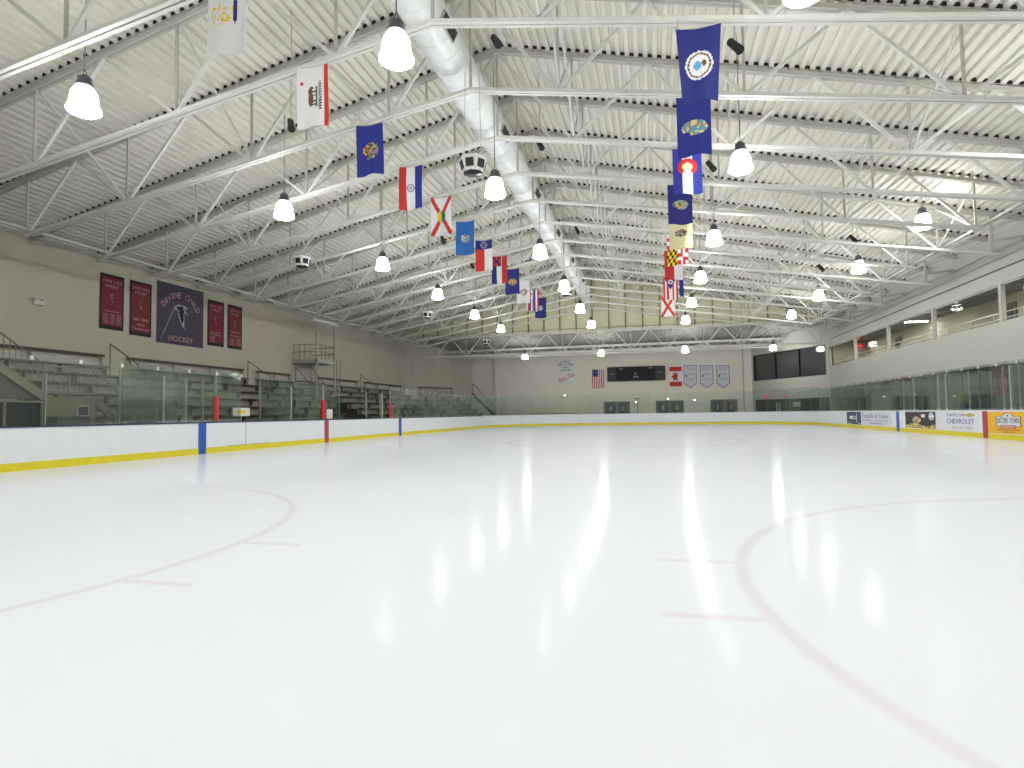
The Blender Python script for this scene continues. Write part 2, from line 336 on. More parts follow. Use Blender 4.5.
b.fbox(FR0, d, Z1, n, .3, LF - .35, -.12, .02, 3.85, 3.92).fbox(FR0, d, Z1, n, .3, LF - .35, -.12, .02, 6.13, 6.2); b.build('window_frame', BLACK, t)
t = thing('door_1', None, None, FR0 + d * LF / 2); t['kind'] = 'structure'; t['label'] = 'glazed storefront doors under the angled corner window'
for i in range(6):
    s0 = .35 + (LF - .45) * i / 6; s1 = .35 + (LF - .45) * (i + 1) / 6
    MB().fbox(FR0, d, Z1, n, s0 + .06, s1 - .06, -.14, -.12, .1, 2.04).build('pane', DG, t)
    b = MB(); b.fbox(FR0, d, Z1, n, s0, s0 + .06, -.18, -.06, 0, 2.1).fbox(FR0, d, Z1, n, s1 - .06, s1, -.18, -.06, 0, 2.1).fbox(FR0, d, Z1, n, s0 + .06, s1 - .06, -.18, -.06, 2.04, 2.1).fbox(FR0, d, Z1, n, s0 + .06, s1 - .06, -.18, -.06, 0, .1); b.build('door_frame', mat('bronze_frame', (86, 80, 74), .5), t)
b = MB(); b.fbox(FR0, d, Z1, n, 3.1, 3.6, -.11, -.1, .9, 1.8).fbox(FR0, d, Z1, n, 5.2, 6.1, -.11, -.1, 1.4, 1.8); b.build('poster', mat('paper_grey', (170, 172, 165), .7), t)
for i, s_ in enumerate((1.9, 4.5)):
    t = thing('exit_sign', ['small red sign over the corner doors, left one', 'small red sign over the corner doors, right one'][i], 'exit sign', FR0 + d * s_ + Z1 * 2.35)
    MB().fbox(FR0, d, Z1, n, s_ - .14, s_ + .14, .01, .06, 2.25, 2.45).build('sign_box', EXR, t)
    lettering('EXIT', FR0 + d * s_ + n * .064 + Z1 * 2.35, d, Z1, .1, .2, mat('sign_white', (235, 235, 230), .5), t)
# ceilings
def deck(x0, x1, y0, y1, zf, name_label, zoff=.06):
    b = MB(); P = .27; x = x0; pr = []; P = .25
    while x < x1:
        for dx, dz in ((0, 0), (.115, 0), (.13, .08), (.235, .08)):
            if x + dx < x1: pr.append((x + dx, dz))
        x += P
    pr.append((x1, 0)); m = len(pr)
    b.add([(px, y, zf(px) + zoff + dz) for y in (y0, y1) for px, dz in pr], [(i, m + i, m + i + 1, i + 1) for i in range(m - 1)])
    return b.build('ceiling', DECK, kind='structure', label=name_label)
deck(XL - .2, RX, YN, 23.1, topz, 'ribbed metal roof deck left of the ridge')
deck(RX, XR + .3, YN, 23.1, topz, 'ribbed metal roof deck right of the ridge')
def lowz(y): return 7.95 - .55 * (y - 23) / 11
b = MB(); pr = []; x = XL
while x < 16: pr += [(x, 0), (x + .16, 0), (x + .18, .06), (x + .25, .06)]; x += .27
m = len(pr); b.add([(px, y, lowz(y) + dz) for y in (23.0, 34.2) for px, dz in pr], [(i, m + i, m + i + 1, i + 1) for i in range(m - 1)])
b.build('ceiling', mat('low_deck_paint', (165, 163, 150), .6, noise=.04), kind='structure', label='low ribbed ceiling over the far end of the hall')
# outer roof skin so no outside light leaks
b = MB(); b.add([(XL - .3, YN, topz(XL) + .3), (RX, YN, 12.35), (RX, 23.2, 12.35), (XL - .3, 23.2, topz(XL) + .3)], [(0, 1, 2, 3)]).add([(XR + .4, YN, topz(XR) + .3), (RX, YN, 12.35), (RX, 23.2, 12.35), (XR + .4, 23.2, topz(XR) + .3)], [(0, 1, 2, 3)])
b.build('ceiling', FLOOR, kind='structure', label='outer roof skin above the metal deck')
# gable wall over the far end
b = MB(); b.add([(XL, 23.1, 7.62), (XR, 23.1, 7.62), (XR, 23.1, topz(XR) + .1), (RX, 23.1, 12.1), (XL, 23.1, topz(XL) + .1)], [(0, 1, 2, 3, 4)])
b.build('wall_far', GABLE, kind='structure', label='yellowish panelled gable wall above the far girder')
x = -17.6; i = 0
while x < 13.5:
    MB().box(x, x + .07, 23.0, 23.08, 7.62, topz(x) - .02).build('trim_%d' % (20 + i), mat('rib_dark', (120, 116, 92), .6), kind='structure', label='%s dark upright rib of the gable wall from the left' % onum(i)); x += 1.32; i += 1
# ---------------------------------------------------------------- far girders
def girder(Y, zt, zb, x0, x1, label):
    t = thing('roof_girder', label, 'girder', ((x0 + x1) / 2, Y, zb), 'flat girders at the far end')
    MB().box(x0, x1, Y - .1, Y + .1, zt - .2, zt).build('top_chord', STEEL, t)
    b = MB(); b.box(x0 + 1.2, x1 - 1.2, Y - .09, Y - .01, zb, zb + .1).box(x0 + 1.2, x1 - 1.2, Y + .01, Y + .09, zb, zb + .1); b.build('bottom_chord', STEEL, t)
    n = 12; xs = [x0 + 1.2 + (x1 - x0 - 2.4) * i / n for i in range(n + 1)]
    for i in range(n + 1):
        MB().bar((xs[i], Y, zb + .05), (xs[i], Y, zt - .1), .06, .06).build('vertical', STEEL2, t)
        if i < n:
            mx = (xs[i] + xs[i + 1]) / 2
            MB().bar((xs[i], Y, zb + .05), (mx, Y, zt - .1), .07, .07).build('diagonal', STEEL, t); MB().bar((mx, Y, zt - .1), (xs[i + 1], Y, zb + .05), .07, .07).build('diagonal', STEEL, t)
girder(22.6, 7.75, 5.98, -20.2, 14.8, 'deep white girder under the foot of the gable wall')
girder(30.2, 7.4, 6.55, -19.3, 13.6, 'shallower white girder in the low ceiling behind the deep one')
# ---------------------------------------------------------------- roof trusses
NB = [-16.9, -13.2, -9.05, -4.95, -.49, 3.75, 8.06, 11.9]
def truss(i, long):
    Y = -16.22 + 2.672 * i; xe = 13.8 if long else 12.15
    t = thing('roof_truss', None, None, (RX, Y, 9.3)); xl = -16.75
    b = MB()
    for s_ in (-.06, .06):
        b.bar((xl, Y, botz(xl)), (RX, Y, 9.3), .082, .085, off=s_).bar((RX, Y, 9.3), (xe, Y, botz(xe)), .082, .085, off=s_)
    b.build('bottom_chord', STEEL, t)
    b = MB(); zl, zr = topz(XL + .3) - .06, topz(XR - .1) - .06
    for s_ in (-.05, .05):
        b.bar((XL + .05, Y, topz(XL + .05) - .06), (RX, Y, 11.94), .08, .11, off=s_).bar((RX, Y, 11.94), (XR - .05, Y, topz(XR - .05) - .06), .08, .11, off=s_)
    b.build('top_chord', STEEL2, t)
    N = [x for x in NB if x <= xe]
    for x in N: MB().bar((x, Y, botz(x)), (x, Y, topz(x) - .06), .055, .055).build('vertical', STEEL2, t)
    MB().bar((RX, Y, 9.3), (RX, Y, 11.9), .06, .06).build('vertical', STEEL2, t)
    for a, c in zip(N, N[1:]):
        m = (a + c) / 2 if not (a < RX < c) else RX
        MB().bar((a, Y, botz(a)), (m, Y, topz(m) - .08), .075, .075).build('diagonal', STEEL, t); MB().bar((m, Y, topz(m) - .08), (c, Y, botz(c)), .075, .075).build('diagonal', STEEL, t)
    # ends: to the wall
    MB().bar((NB[0], Y, botz(NB[0])), (XL + .3, Y, topz(XL + .3) - .1), .07, .07).build('end_brace', STEEL, t)
    MB().bar((-16.8, Y, botz(-16.75)), (XL + .05, Y, 7.6), .06, .06).build('end_brace', STEEL, t)
    e = N[-1]
    MB().bar((e, Y, botz(e)), (14.4, Y, topz(14.4) - .08), .07, .07).build('end_brace', STEEL, t)
    if long:
        MB().bar((13.6, Y, botz(13.6)), (13.6, Y, topz(13.6) - .06), .1, .1).build('end_post', STEEL2, t)
        b = MB(); b.bar((13.6, Y, 7.15), (XR, Y, 7.25), .08, .08).bar((13.6, Y, 6.75), (XR, Y, 7.2), .06, .06); b.build('wall_bracket', STEEL2, t)
    # shade in the flutes over the top chord, put in as dark strips
    b = MB(); P = .25
    for x0, x1 in ((XL - .2, RX), (RX, XR + .3)):
        x = x0
        while x < x1 - .3: b.add([(x + dx, Y + dy, topz(x + dx) + .058 + dz) for dy in (-.115, -.1) for dx, dz in ((.12, -.012), (.245, -.012), (.24, .075), (.125, .075))], [(0, 1, 2, 3), (7, 6, 5, 4), (0, 4, 5, 1), (1, 5, 6, 2), (2, 6, 7, 3), (3, 7, 4, 0)]); x += P
    b.build('flute_shade', DARK, t, kind='stuff')
    return t
TY = [-16.22 + 2.672 * i for i in range(15)]
base = {}
for i, Y in enumerate(TY):
    lab = '%s white roof truss from the camera, %s' % (onum(i).capitalize() if i else 'Nearest', 'reaching the right wall' if i % 2 == 0 else 'stopping short of the right wall')
    if i % 2 not in base: base[i % 2] = truss(i, i % 2 == 0); t = base[i % 2]; t['label'] = lab
    else: t = dup(base[i % 2], (RX, Y, 9.3), lab)
    t['category'] = 'roof truss'; t['group'] = 'roof trusses over the ice'
# sway bracing between trusses, at four lines
SX = [-13.2, -9.05, -.49, 8.06, 11.9]
nm = {-13.2: 'far left', -9.05: 'left', -.49: 'just right of the ridge', 8.06: 'right', 11.9: 'far right'}
for x in SX:
    proto = None
    for i in range(14):
        if (i + int(x * 3)) % 2 and x != -.49: continue
        Y = TY[i]; lab = 'crossed sway rods, %s bay from camera, %s line' % (onum(i), nm[x])
        if proto is None:
            proto = thing('sway_brace', lab, 'brace', (x, Y, botz(x)), 'sway rods between the trusses'); Ya, Yb = Y + .1, Y + 2.57
            MB().bar((x - .03, Ya, botz(x) + .1), (x - .03, Yb, topz(x) - .14), .05, .05, up=(1, 0, 0)).build('rod', STEEL, proto); MB().bar((x + .03, Ya, topz(x) - .14), (x + .03, Yb, botz(x) + .1), .05, .05, up=(1, 0, 0)).build('rod', STEEL, proto)
        else: dup(proto, (x, Y, botz(x)), lab)
for i, (x, z, lab) in enumerate(((-16.75, botz(-16.75) + .12, 'long pale strut joining the truss ends above the bleachers'), (-19.2, 7.75, 'long pale strut high along the left wall'), (12.1, botz(12.1) + .12, 'long pale strut joining truss ends on the right'), (XR - .15, 7.25, 'long pale pipe high along the right wall'), (XR - .1, 6.95, 'lower long pale pipe along the right wall'))):
    b = MB(); b.bar((x, YN + 8, z), (x, 22.4, z), .07, .07); b.build('tie_strut', STEEL2, label=lab, cat='strut', org=(x, -6, z))
# ---------------------------------------------------------------- duct
t = thing('air_duct', 'long round white fabric-like air duct under the roof ridge', 'air duct', (-3.2, -5, 10.15)); DX, DZ, DR = -3.22, 10.17, .5
DU = mat('duct_paint', (222, 225, 222), .4, noise=.03, nscale=8)
prof = [(0, -32)]; y = -32
while y < 22.4: prof += [(DR, y), (DR, y + .54), (DR + .012, y + .55), (DR + .012, y + .58), (DR, y + .6)]; y += .6
prof += [(0, y)]
b = MB(); vs = [(DX + r_ * math.cos(2 * PI * i / 44), yy, DZ + r_ * math.sin(2 * PI * i / 44)) for r_, yy in prof for i in range(44)]
b.add(vs, [(k_ * 44 + i, (k_ + 1) * 44 + i, (k_ + 1) * 44 + (i + 1) % 44, k_ * 44 + (i + 1) % 44) for k_ in range(len(prof) - 1) for i in range(44)], 0, False); b.build('duct_tube', DU, t)
for y in [-12.45 + 5.344 * i for i in range(-1, 7)]:
    for sd in (-1, 1):
        a = math.radians(-25); n = Vector((math.cos(a) * sd, 0, math.sin(a))); u = Vector((-math.sin(a) * sd, 0, math.cos(a))); o = Vector((DX, y, DZ)) + n * DR
        rg = MB().fbox(o, Y1, u, n, -.42, .42, -.06, .05, -.13, .13).build('register', STEEL2, t)
        b = MB().fbox(o, Y1, u, n, -.39, .39, .045, .055, -.11, .11)
        b.build('grille', BLACK, rg)
for Y in TY[1:]:
    MB().tube((DX, Y, DZ + DR), (DX, Y, topz(DX) - .1), .012).build('hanger', STEEL2, t)
# ---------------------------------------------------------------- pendant lamps
def make_lamp(x, y, z, label):
    t = thing('pendant_lamp', label, 'pendant lamp', (x, y, z))
    MB().lathe((x, y, z), [(.1, .24), (.17, .2), (.215, .12), (.235, 0), (.245, -.1), (.285, -.19), (.29, -.23), (.25, -.26)][::-1], 20).build('lamp_shade', LAMP, t)
    MB().lathe((x, y, z), [(.25, -.26), (.15, -.285), (0, -.295)][::-1], 20).build('lens', LENS, t)
    MB().lathe((x, y, z), [(.14, .22), (.145, .32), (.12, .33), (.12, .43), (.09, .45), (.03, .5), (0, .5)][::-1], 14).build('ballast_cap', CAPM, t)
    MB().lathe((x, y, z), [(.14, .24), (.165, .24), (.165, .265), (.14, .265), (.14, .24)][::-1], 16).build('collar', CAPM, t)
    h = MB(); h.tube((x - .05, y, z + .49), (x, y, z + .6), .008, 5).tube((x + .05, y, z + .49), (x, y, z + .6), .008, 5); h.build('hook', CAPM, t)
    return t
LY = [-28.4, -22.8, -17.15, -11.65, -5.95, -.5, 5.05, 10.6]
rows = [(-7.5, 'under left roof slope', [7.3] * 8), (-1.92, 'under the ridge duct', [7.3] * 8), (3.5, 'right of the flags', [7.3] * 8), (9.15, 'nearest the right wall', [7.3] * 4 + [7.6, 7.2, 7.2, 7.3])]
LP = make_lamp(0, 0, 7, 'x'); first = True
for x, where, zs in rows:
    vis = [y for y in LY if not (x > 9 and y < -6.5) and y > -18]
    for y, z in zip(LY, zs):
        if y > -20: p = CL + (Vector((x, y, 6.45)) - CL) * ((z - CL.z) / (6.45 - CL.z))
        else: p = Vector((1.55 + (x - 1.55) * 1.16, {-28.4: -29, -22.8: -22.4}[y], z))
        lab = ('%s glowing bell lamp from the front in the row %s' % (onum(vis.index(y)), where)) if y in vis else 'glowing bell lamp out of view, %s row from building end, %s' % (onum(LY.index(y)), where)
        if first: o = LP; o.location = p; o['label'] = lab; first = False
        else: o = dup(LP, p, lab)
        o['group'] = 'pendant lamps over the ice'
        me = MB().tube((0, 0, .6), (0, 0, topz(p.x) + .05 - p.z), .013, 5).build('cord', STEEL2); me.parent = o
for i, (px, py) in enumerate(((525, 356), (601, 352.5), (685, 349), (773, 347))):
    p = at(px, py, 2, 6.35)
    o = dup(LP, p, '%s glowing bell lamp from the left in the low far row' % onum(i)); o['group'] = 'pendant lamps over the ice'
    me = MB().tube((0, 0, .6), (0, 0, lowz(p.y) - 6.35), .013, 5).build('cord', STEEL2); me.parent = o
# ---------------------------------------------------------------- speakers and spotlights
def speaker(x, y, z, sc, label, rz=0):
    t = thing('speaker_cluster', label, 'speaker', (x, y, z), 'ceiling speaker clusters')
    h = .36 * sc; r1, r0 = .36 * sc, .26 * sc; b = MB(); n = 6
    W_ = mat('speaker_white', (225, 225, 220), .5)
    b.lathe((x, y, z), [(0, h / 2), (r1, h / 2), (r1, h / 2 - .05), (r0, -h / 2), (0, -h / 2)][::-1], n); b.sm = [False] * len(b.sm); b.build('cabinet', W_, t)
    MB().lathe((x, y, z), [(0, -h / 2 - .02), (r0 * .9, -h / 2 - .02), (r0 * .9, -h / 2 + .01)], 16).build('bottom_grille', BLACK, t)
    for k_ in range(6):
        a = PI / 3 * k_ + PI / 6 + rz; dn = Vector((math.cos(a), math.sin(a), -.28)).normalized(); rr = Vector((-math.sin(a), math.cos(a), 0)); uu = rr.cross(dn) * -1; o = Vector((x, y, z)) + Vector((math.cos(a), math.sin(a), 0)) * (r1 + r0) / 2 * .87
        MB().fbox(o, rr, uu, dn, -.1 * sc, .1 * sc, -.01, .03, -.1 * sc, .1 * sc).build('driver_grille', BLACK, t)
    for sd in (-1, 1): MB().tube((x + sd * r1 * .6, y, z + h / 2), (x + sd * r1 * .5, y, DZ - DR + .06 if abs(x - DX) < 1.1 else topz(x) + .05), .01, 5).build('hanger', STEEL2, t)
for px, py, z, sc, lab in ((473, 166, 7.3, 1.0, 'white six-sided speaker cluster hanging left of the duct'), (302, 262, 7.2, 1, 'white speaker cluster hanging over the left boards, nearest'), (427, 315, 7.2, 1, 'white speaker cluster hanging left, behind the nearest one'), (486, 342, 7.1, 1, 'white speaker cluster by the foot of the gable wall'), (566, 292, 7.3, 1.0, 'white speaker cluster in the middle, far behind the ridge lamps')):
    p = at(px, py, 2, z); speaker(p.x, p.y, z, sc, lab)
for i, (px, py, z, lab) in enumerate(((291, 125, 8.2, 'beside the bear flag'), (496, 41, 9.4, 'right of the duct near the top'), (540, 145, 9.3, 'right of the ridge behind the ring flag row'), (443, 240, 8.4, 'under the red cross flag'), (472, 265, 8.5, 'beside the red, white and navy flag'), (735, 46, 8.4, 'right of the first blue seal flag'), (711, 166, 8.6, 'right of the red ring flag'), (853, 239, 7.9, 'over the right side of the ice'), (821, 268, 7.9, 'far over the right side of the ice'), (691, 247, 8.6, 'right of the cream flag'), (577, 230, 9.6, 'beside the far end of duct'))):
    p = at(px, py, 2, z)
    t = thing('spotlight', 'small black spotlight hanging %s' % lab, 'spotlight', p, 'black spotlights in the trusses')
    MB().tube(p + Vector((-.08, .1, .16)), p + Vector((.08, -.1, -.16)), .075, 12, r2=.09).build('housing', BLACK, t)
    MB().tube(p + Vector((0, 0, .1)), (p.x, p.y, topz(p.x) + .05), .012, 5).build('stem', STEEL2, t)
# ---------------------------------------------------------------- painted cloth: each cell of the weave takes its dye
PAL = dict(W=(222, 222, 222), R=(196, 48, 42), B=(38, 48, 140), N=(30, 38, 112), K=(24, 24, 26), G=(40, 110, 80), Y=(226, 190, 40), C=(226, 222, 172), T=(170, 140, 90), S=(150, 150, 155), L=(48, 112, 190), O=(105, 70, 50), P=(205, 150, 160), E=(90, 160, 190), D=(96, 26, 32), V=(72, 66, 84), A=(165, 160, 172), M=(116, 32, 41), Q=(14, 50, 38), H=(60, 58, 60), Z=(228, 200, 70), F=(140, 120, 40))
def pm(k): return mat('dye_' + k.lower(), PAL[k], .75)
def cloth(o, r, u, n, W_, H_, fn, nu, nv, name, parent, wave=.0, taper=0, seed=0, thick=.004):
    """o is the top left corner; fn(u,v)->dye key"""
    rn = random.Random(seed); ph = rn.random() * 6; ks = []; b = MB(); vs = []
    for side in (0, 1):
        for j in range(nv + 1):
            for i in range(nu + 1):
                a, c = i / nu, j / nv
                wv = wave * (math.sin(a * 7 + ph + c * 2) * (.3 + c) + .5 * math.sin(c * 5 + ph))
                x = a * W_ * (1 - taper * c) + taper * c * W_ * .5; sag = wave * .9 * math.sin(PI * a) * (1 - c) ** 2 + wave * .5 * math.sin(a * 5 + ph) * c
                vs.append(o + r * x - u * (c * H_ + sag) + n * (wv - side * thick))
    q = (nu + 1) * (nv + 1); fs = []; ms = []
    for side in (0, 1):
        for j in range(nv):
            for i in range(nu):
                k_ = fn((i + .5) / nu, (j + .5) / nv)
                if k_ not in ks: ks.append(k_)
                a = side * q + j * (nu + 1) + i; f = (a, a + nu + 1, a + nu + 2, a + 1); fs.append(f if side == 0 else f[::-1]); ms.append(ks.index(k_))
    n0 = len(b.v); b.v += [tuple(p) for p in vs]; b.f += [list(f) for f in fs]; b.m += ms; b.sm += [wave > 0] * len(fs)
    rim = [j * (nu + 1) for j in range(nv + 1)] + [nv * (nu + 1) + i for i in range(1, nu + 1)] + [j * (nu + 1) + nu for j in range(nv - 1, -1, -1)] + [i for i in range(nu - 1, 0, -1)]
    for a, c in zip(rim, rim[1:] + rim[:1]): b.f.append([a, a + q, c + q, c]); b.m.append(0); b.sm.append(False)
    return b.build(name, [pm(k_) for k_ in ks], parent)
def ell(u, v, cx, cy, rx, ry): return ((u - cx) / rx) ** 2 + ((v - cy) / ry) ** 2 < 1
AS = 1.75    # height over width
def rr(u, v, cx, cy): return math.hypot(u - cx, (v - cy) * AS)
def speck(u, v, ks, f=17):
    h = math.sin(int(u * f) * 12.9 + int(v * f * AS) * 78.2) * 43758.5; return ks[int((h - math.floor(h)) * len(ks))]
def f_scatter(u, v):
    if ell(u, v, .72, .42, .05, .17) and speck(u, v, 'KN'): return 'N'
    if ell(u, v, .38, .42, .3, .2) and speck(u, v, 'WWWZ') == 'Z': return 'Z'
    return 'W'
def f_bear(u, v):
    if u > .87: return 'R'
    if rr(u, v, .16, .26) < .05: return 'R'
    if ell(u, v, .43, .53, .09, .12) or ell(u, v, .41, .4, .07, .06) or ell(u, v, .46, .345, .055, .03) or (.46 < u < .62 and (.4 < v < .43 or .46 < v < .485 or .56 < v < .585 or .61 < v < .64)): return 'O'
    if .6 < u < .66 and .33 < v < .68: return 'G'
    if .73 < u < .79 and .26 < v < .75 and int(v * 44) % 2: return 'K'
    return 'W'
def f_arms(bg, ks, rx=.3, ry=.17):
    def f(u, v):
        if ell(u, v, .52, .52, rx, ry) and not ell(u, v, .3, .62, .1, .05): return speck(u, v, ks)
        return bg
    return f
def f_tri(u, v):
    d_ = rr(u, v, .5, .5)
    if .1 < d_ < .17: return 'S'
    if d_ < .07: return 'S'
    return 'R' if u < .31 else 'W' if u < .68 else 'B'
def f_cross(u, v):
    a = u - .5; c = (v - .5)
    if math.hypot(a, c * 1.3) < .2: return 'G' if a > 0 else 'Y'
    return 'R' if abs(abs(a) - abs(c) * .95) < .1 else 'W'
def f_nc(u, v):
    if v < .3: return 'S' if .13 < rr(u, v, .5, .15) < .2 or rr(u, v, .5, .15) < .05 else 'N'
    return 'R' if u < .52 else 'W'
def f_ms(u, v):
    if u < .62 and v < .36:
        a = u / .62; c = v / .36; return 'N' if abs(a - c) < .13 or abs(1 - a - c) < .13 else 'R'
    return 'N' if u < .33 else 'W' if u < .66 else 'R'
def f_seal(bg, ks, r_=.3):
    def f(u, v):
        d_ = rr(u, v, .5, .5)
        if d_ > r_: return bg
        if d_ > r_ * .86: return 'W'
        if d_ > r_ * .74: return 'O'
        return 'E' if ell(u, v, .45, .5, .1, .06) else 'O' if ell(u, v, .62, .48, .05, .05) else 'W'
    return f
def f_co(u, v):
    d_ = rr(u, v, .5, .42)
    if d_ < .17: return 'C'
    if d_ < .34 and not (v > .42 and abs(u - .5) < (v - .42) * AS * .75): return 'R'
    return 'W' if .33 < u < .68 else 'B'
def f_hi(u, v):
    if v < .42 and u < .62: return 'R' if abs(v - .2) < .03 or abs(u - .3) < .05 else ('B' if int(u * 11) % 3 == 0 else 'W')
    return 'WRBWRBWR'[min(7, int(u * 8))]
def f_md(u, v):
    L_ = (u < .5); Tp = (v < .5)
    if L_ != Tp: return 'Y' if (int(u * 9 + v * 3) + int(v * 9)) % 2 else 'K'
    a, c = (u % .5) * 2, (v % .5) * 2; k_ = (a < .5) != (c < .5); return ('W' if k_ else 'R') if abs(a - .5) < .22 or abs(c - .5) < .22 else ('R' if k_ else 'W')
def f_half(u, v):
    return 'R' if u < .52 else 'W' if u < .9 else 'W'
def f_oh(u, v):
    if rr(u, v, .5, .2) < .1: return 'R'
    if rr(u, v, .5, .2) < .17: return 'W'
    if abs(u - .5) < (.55 - v) * .55 * 1.4 and v < .55: return 'B'
    return 'RWRWWRWR'[min(7, int(u * 8))]
def f_al(u, v):
    a = u - .5; c = v - .5; return 'R' if abs(abs(a) - abs(c)) < .12 else 'W'
def f_cream(u, v): return speck(u, v, 'COSNT') if ell(u, v, .52, .58, .27, .1) else 'C'
def plain(k): return lambda u, v: k
def flag(ti, cx, fn, lab, W_=.75, H_=1.34, wave=.035, drop=.12, seed=None, nu=34, taper=0):
    Y = TY[ti] - .15; z = botz(cx) - drop; o = Vector((cx - W_ / 2, Y, z)); seed = seed if seed is not None else ti + int(cx)
    t = thing('hanging_flag', lab, 'flag', (cx, Y, z + .05), 'flags hanging from the trusses')
    cl = cloth(o, X1, Z1, -Y1, W_, H_, fn, nu, int(nu * 1.7), 'cloth', t, wave=wave, seed=seed, taper=taper)
    MB().tube((cx - W_ / 2 - .02, Y + .03, z + .01), (cx + W_ / 2 + .02, Y + .03, z + .01), .012, 6).build('pole', STEEL2, t)
    for s_ in (-1, 1): MB().tube((cx + s_ * W_ * .45, Y + .03, z), (cx + s_ * W_ * .45, Y + .06, z + drop + .03 - s_ * .161 * W_ * .45 * (1 if cx > RX else -1)), .006, 4).build('tie', STEEL2, t)
    return t
XF = -5.42
flag(0, XF, f_scatter, 'pale grey flag with yellow specks and a dark ribbon, top left', W_=.78)
bf = flag(1, XF, f_bear, 'white flag with a brown bear and a red edge', wave=.025, nu=64)
lettering('CALIFORNIA REPUBLIC', Vector((XF - .37 + .74 * .76, TY[1] - .2, botz(XF) - .12 - .68)), -Z1, X1, .045, .62, pm('K'), bf)
flag(2, XF, f_arms('B', 'NSYRGOS'), 'deep blue flag with a horse-and-shield coat of arms')
flag(3, XF, f_tri, 'red, white and blue flag with a round grey seal')
flag(4, XF, f_cross, 'white flag with a red diagonal cross and green seal', wave=.045)
flag(5, XF, f_arms('L', 'TSWTE', .24, .12), 'light blue flag with a tan shield')
flag(6, XF, f_nc, 'flag with navy top, red left and white right')
flag(7, XF, f_ms, 'flag with red crossed canton over navy, white and red bars')
flag(8, XF, f_arms('N', 'TYOT', .3, .14), 'navy flag with gold emblem, eighth on the left line')
flag(9, XF, f_arms('W', 'OTSW', .3, .15), 'off-white flag with a small brown emblem')
flag(10, XF, f_hi, 'red, white and blue striped flag near the gable wall', wave=.05)
flag(11, XF, f_seal('N', 'T', .2), 'navy flag with pale seal, last on the left line')
XG = 2.62
flag(1, XG - .08, f_seal('N', 'W', .34), 'dark blue flag with a large round white seal', W_=.8, H_=1.42, taper=.22, drop=.22)
flag(2, XG, f_arms('B', 'YESTCE', .38, .13), 'blue flag with a pale blue and yellow coat of arms', H_=1.38)
flag(3, XG, f_co, 'blue and white flag with a red ring and yellow disc', W_=.76, H_=1.3)
flag(4, XG - .08, f_arms('N', 'ESGYST', .32, .12), 'navy flag with teal and gold arms behind the red ring flag', W_=.74, H_=1.3)
flag(5, XG + .05, f_cream, 'cream flag with a small coat of arms', W_=.8, H_=1.35)
flag(6, XG + .05, f_md, 'yellow and black quartered flag with red and white crosses', W_=.82, H_=1.3)
flag(7, XG - .02, f_half, 'half red, half white flag below the quartered flag', W_=.78, H_=1.32)
flag(9, XG, f_oh, 'red and white striped flag with blue triangle and red disc', W_=.75, H_=1.25)
flag(9, XG + .56, plain('N'), 'narrow folded navy flag right of the striped triangle flag', W_=.22, H_=1.0)
flag(11, XG - .02, f_al, 'white flag with red diagonal cross, last on the right line', W_=.8, H_=1.3)
# ---------------------------------------------------------------- wall banners, left
FALC = [(.36, .30), (.41, .27), (.52, .25), (.64, .27), (.72, .33), (.60, .34), (.66, .40), (.74, .47), (.62, .42), (.62, .55), (.60, .70), (.64, .80), (.56, .74), (.48, .62), (.43, .48), (.41, .38), (.34, .40), (.32, .36)]
def inpoly(u, v, P):
    c = False; j = len(P) - 1
    for i in range(len(P)):
        if (P[i][1] > v) != (P[j][1] > v) and u < (P[j][0] - P[i][0]) * (v - P[i][1]) / (P[j][1] - P[i][1]) + P[i][0]: c = not c
        j = i
    return c
def falcon(u, v, cx, cy, s, edge, body):
    a = (u - cx) / s + .52; c = (v - cy) / s + .5
    if inpoly(a, c, FALC):
        e = .035
        return body if all(inpoly(a + i, c + j, FALC) for i, j in ((e, 0), (-e, 0), (0, e), (0, -e))) else edge
    return None
BX = XL + .03
def wallbanner(x0, x1, yt, yb, fn, name, lab, nu):
    a = at(x0, yt, 0, BX); c = at(x1, (yt + yb) / 2, 0, BX); zt, zb = a.z, at(x0, yb, 0, BX).z; W_ = c.y - a.y
    t = thing(name, lab, 'banner', (BX, (a.y + c.y) / 2, zb), 'team banners on the left wall'); o = Vector((BX, a.y, zt))
    cloth(o, Y1, Z1, X1, W_, zt - zb, fn, nu, int(nu * (zt - zb) / W_), 'panel', t)
    return t, o, W_, zt - zb
def f_redban(u, v):
    if u < .06 or u > .94 or v < .05 or v > .94: return 'K'
    k_ = falcon(u, v, .5, .43, .3, 'S', 'K')
    return k_ or 'M'
LW = mat('banner_letter_pink', (188, 150, 152), .7)
red = [(100.5, 124, 272, 328, 1, 'red black-edged banner with falcon and three number columns, leftmost'), (130.5, 151.5, 279.5, 334.5, 2, 'red black-edged banner reading state champions'), (208, 224, 299, 345, 3, 'red black-edged banner just right of the purple one'), (228, 242, 304, 348, 4, 'red black-edged banner, rightmost of the four')]
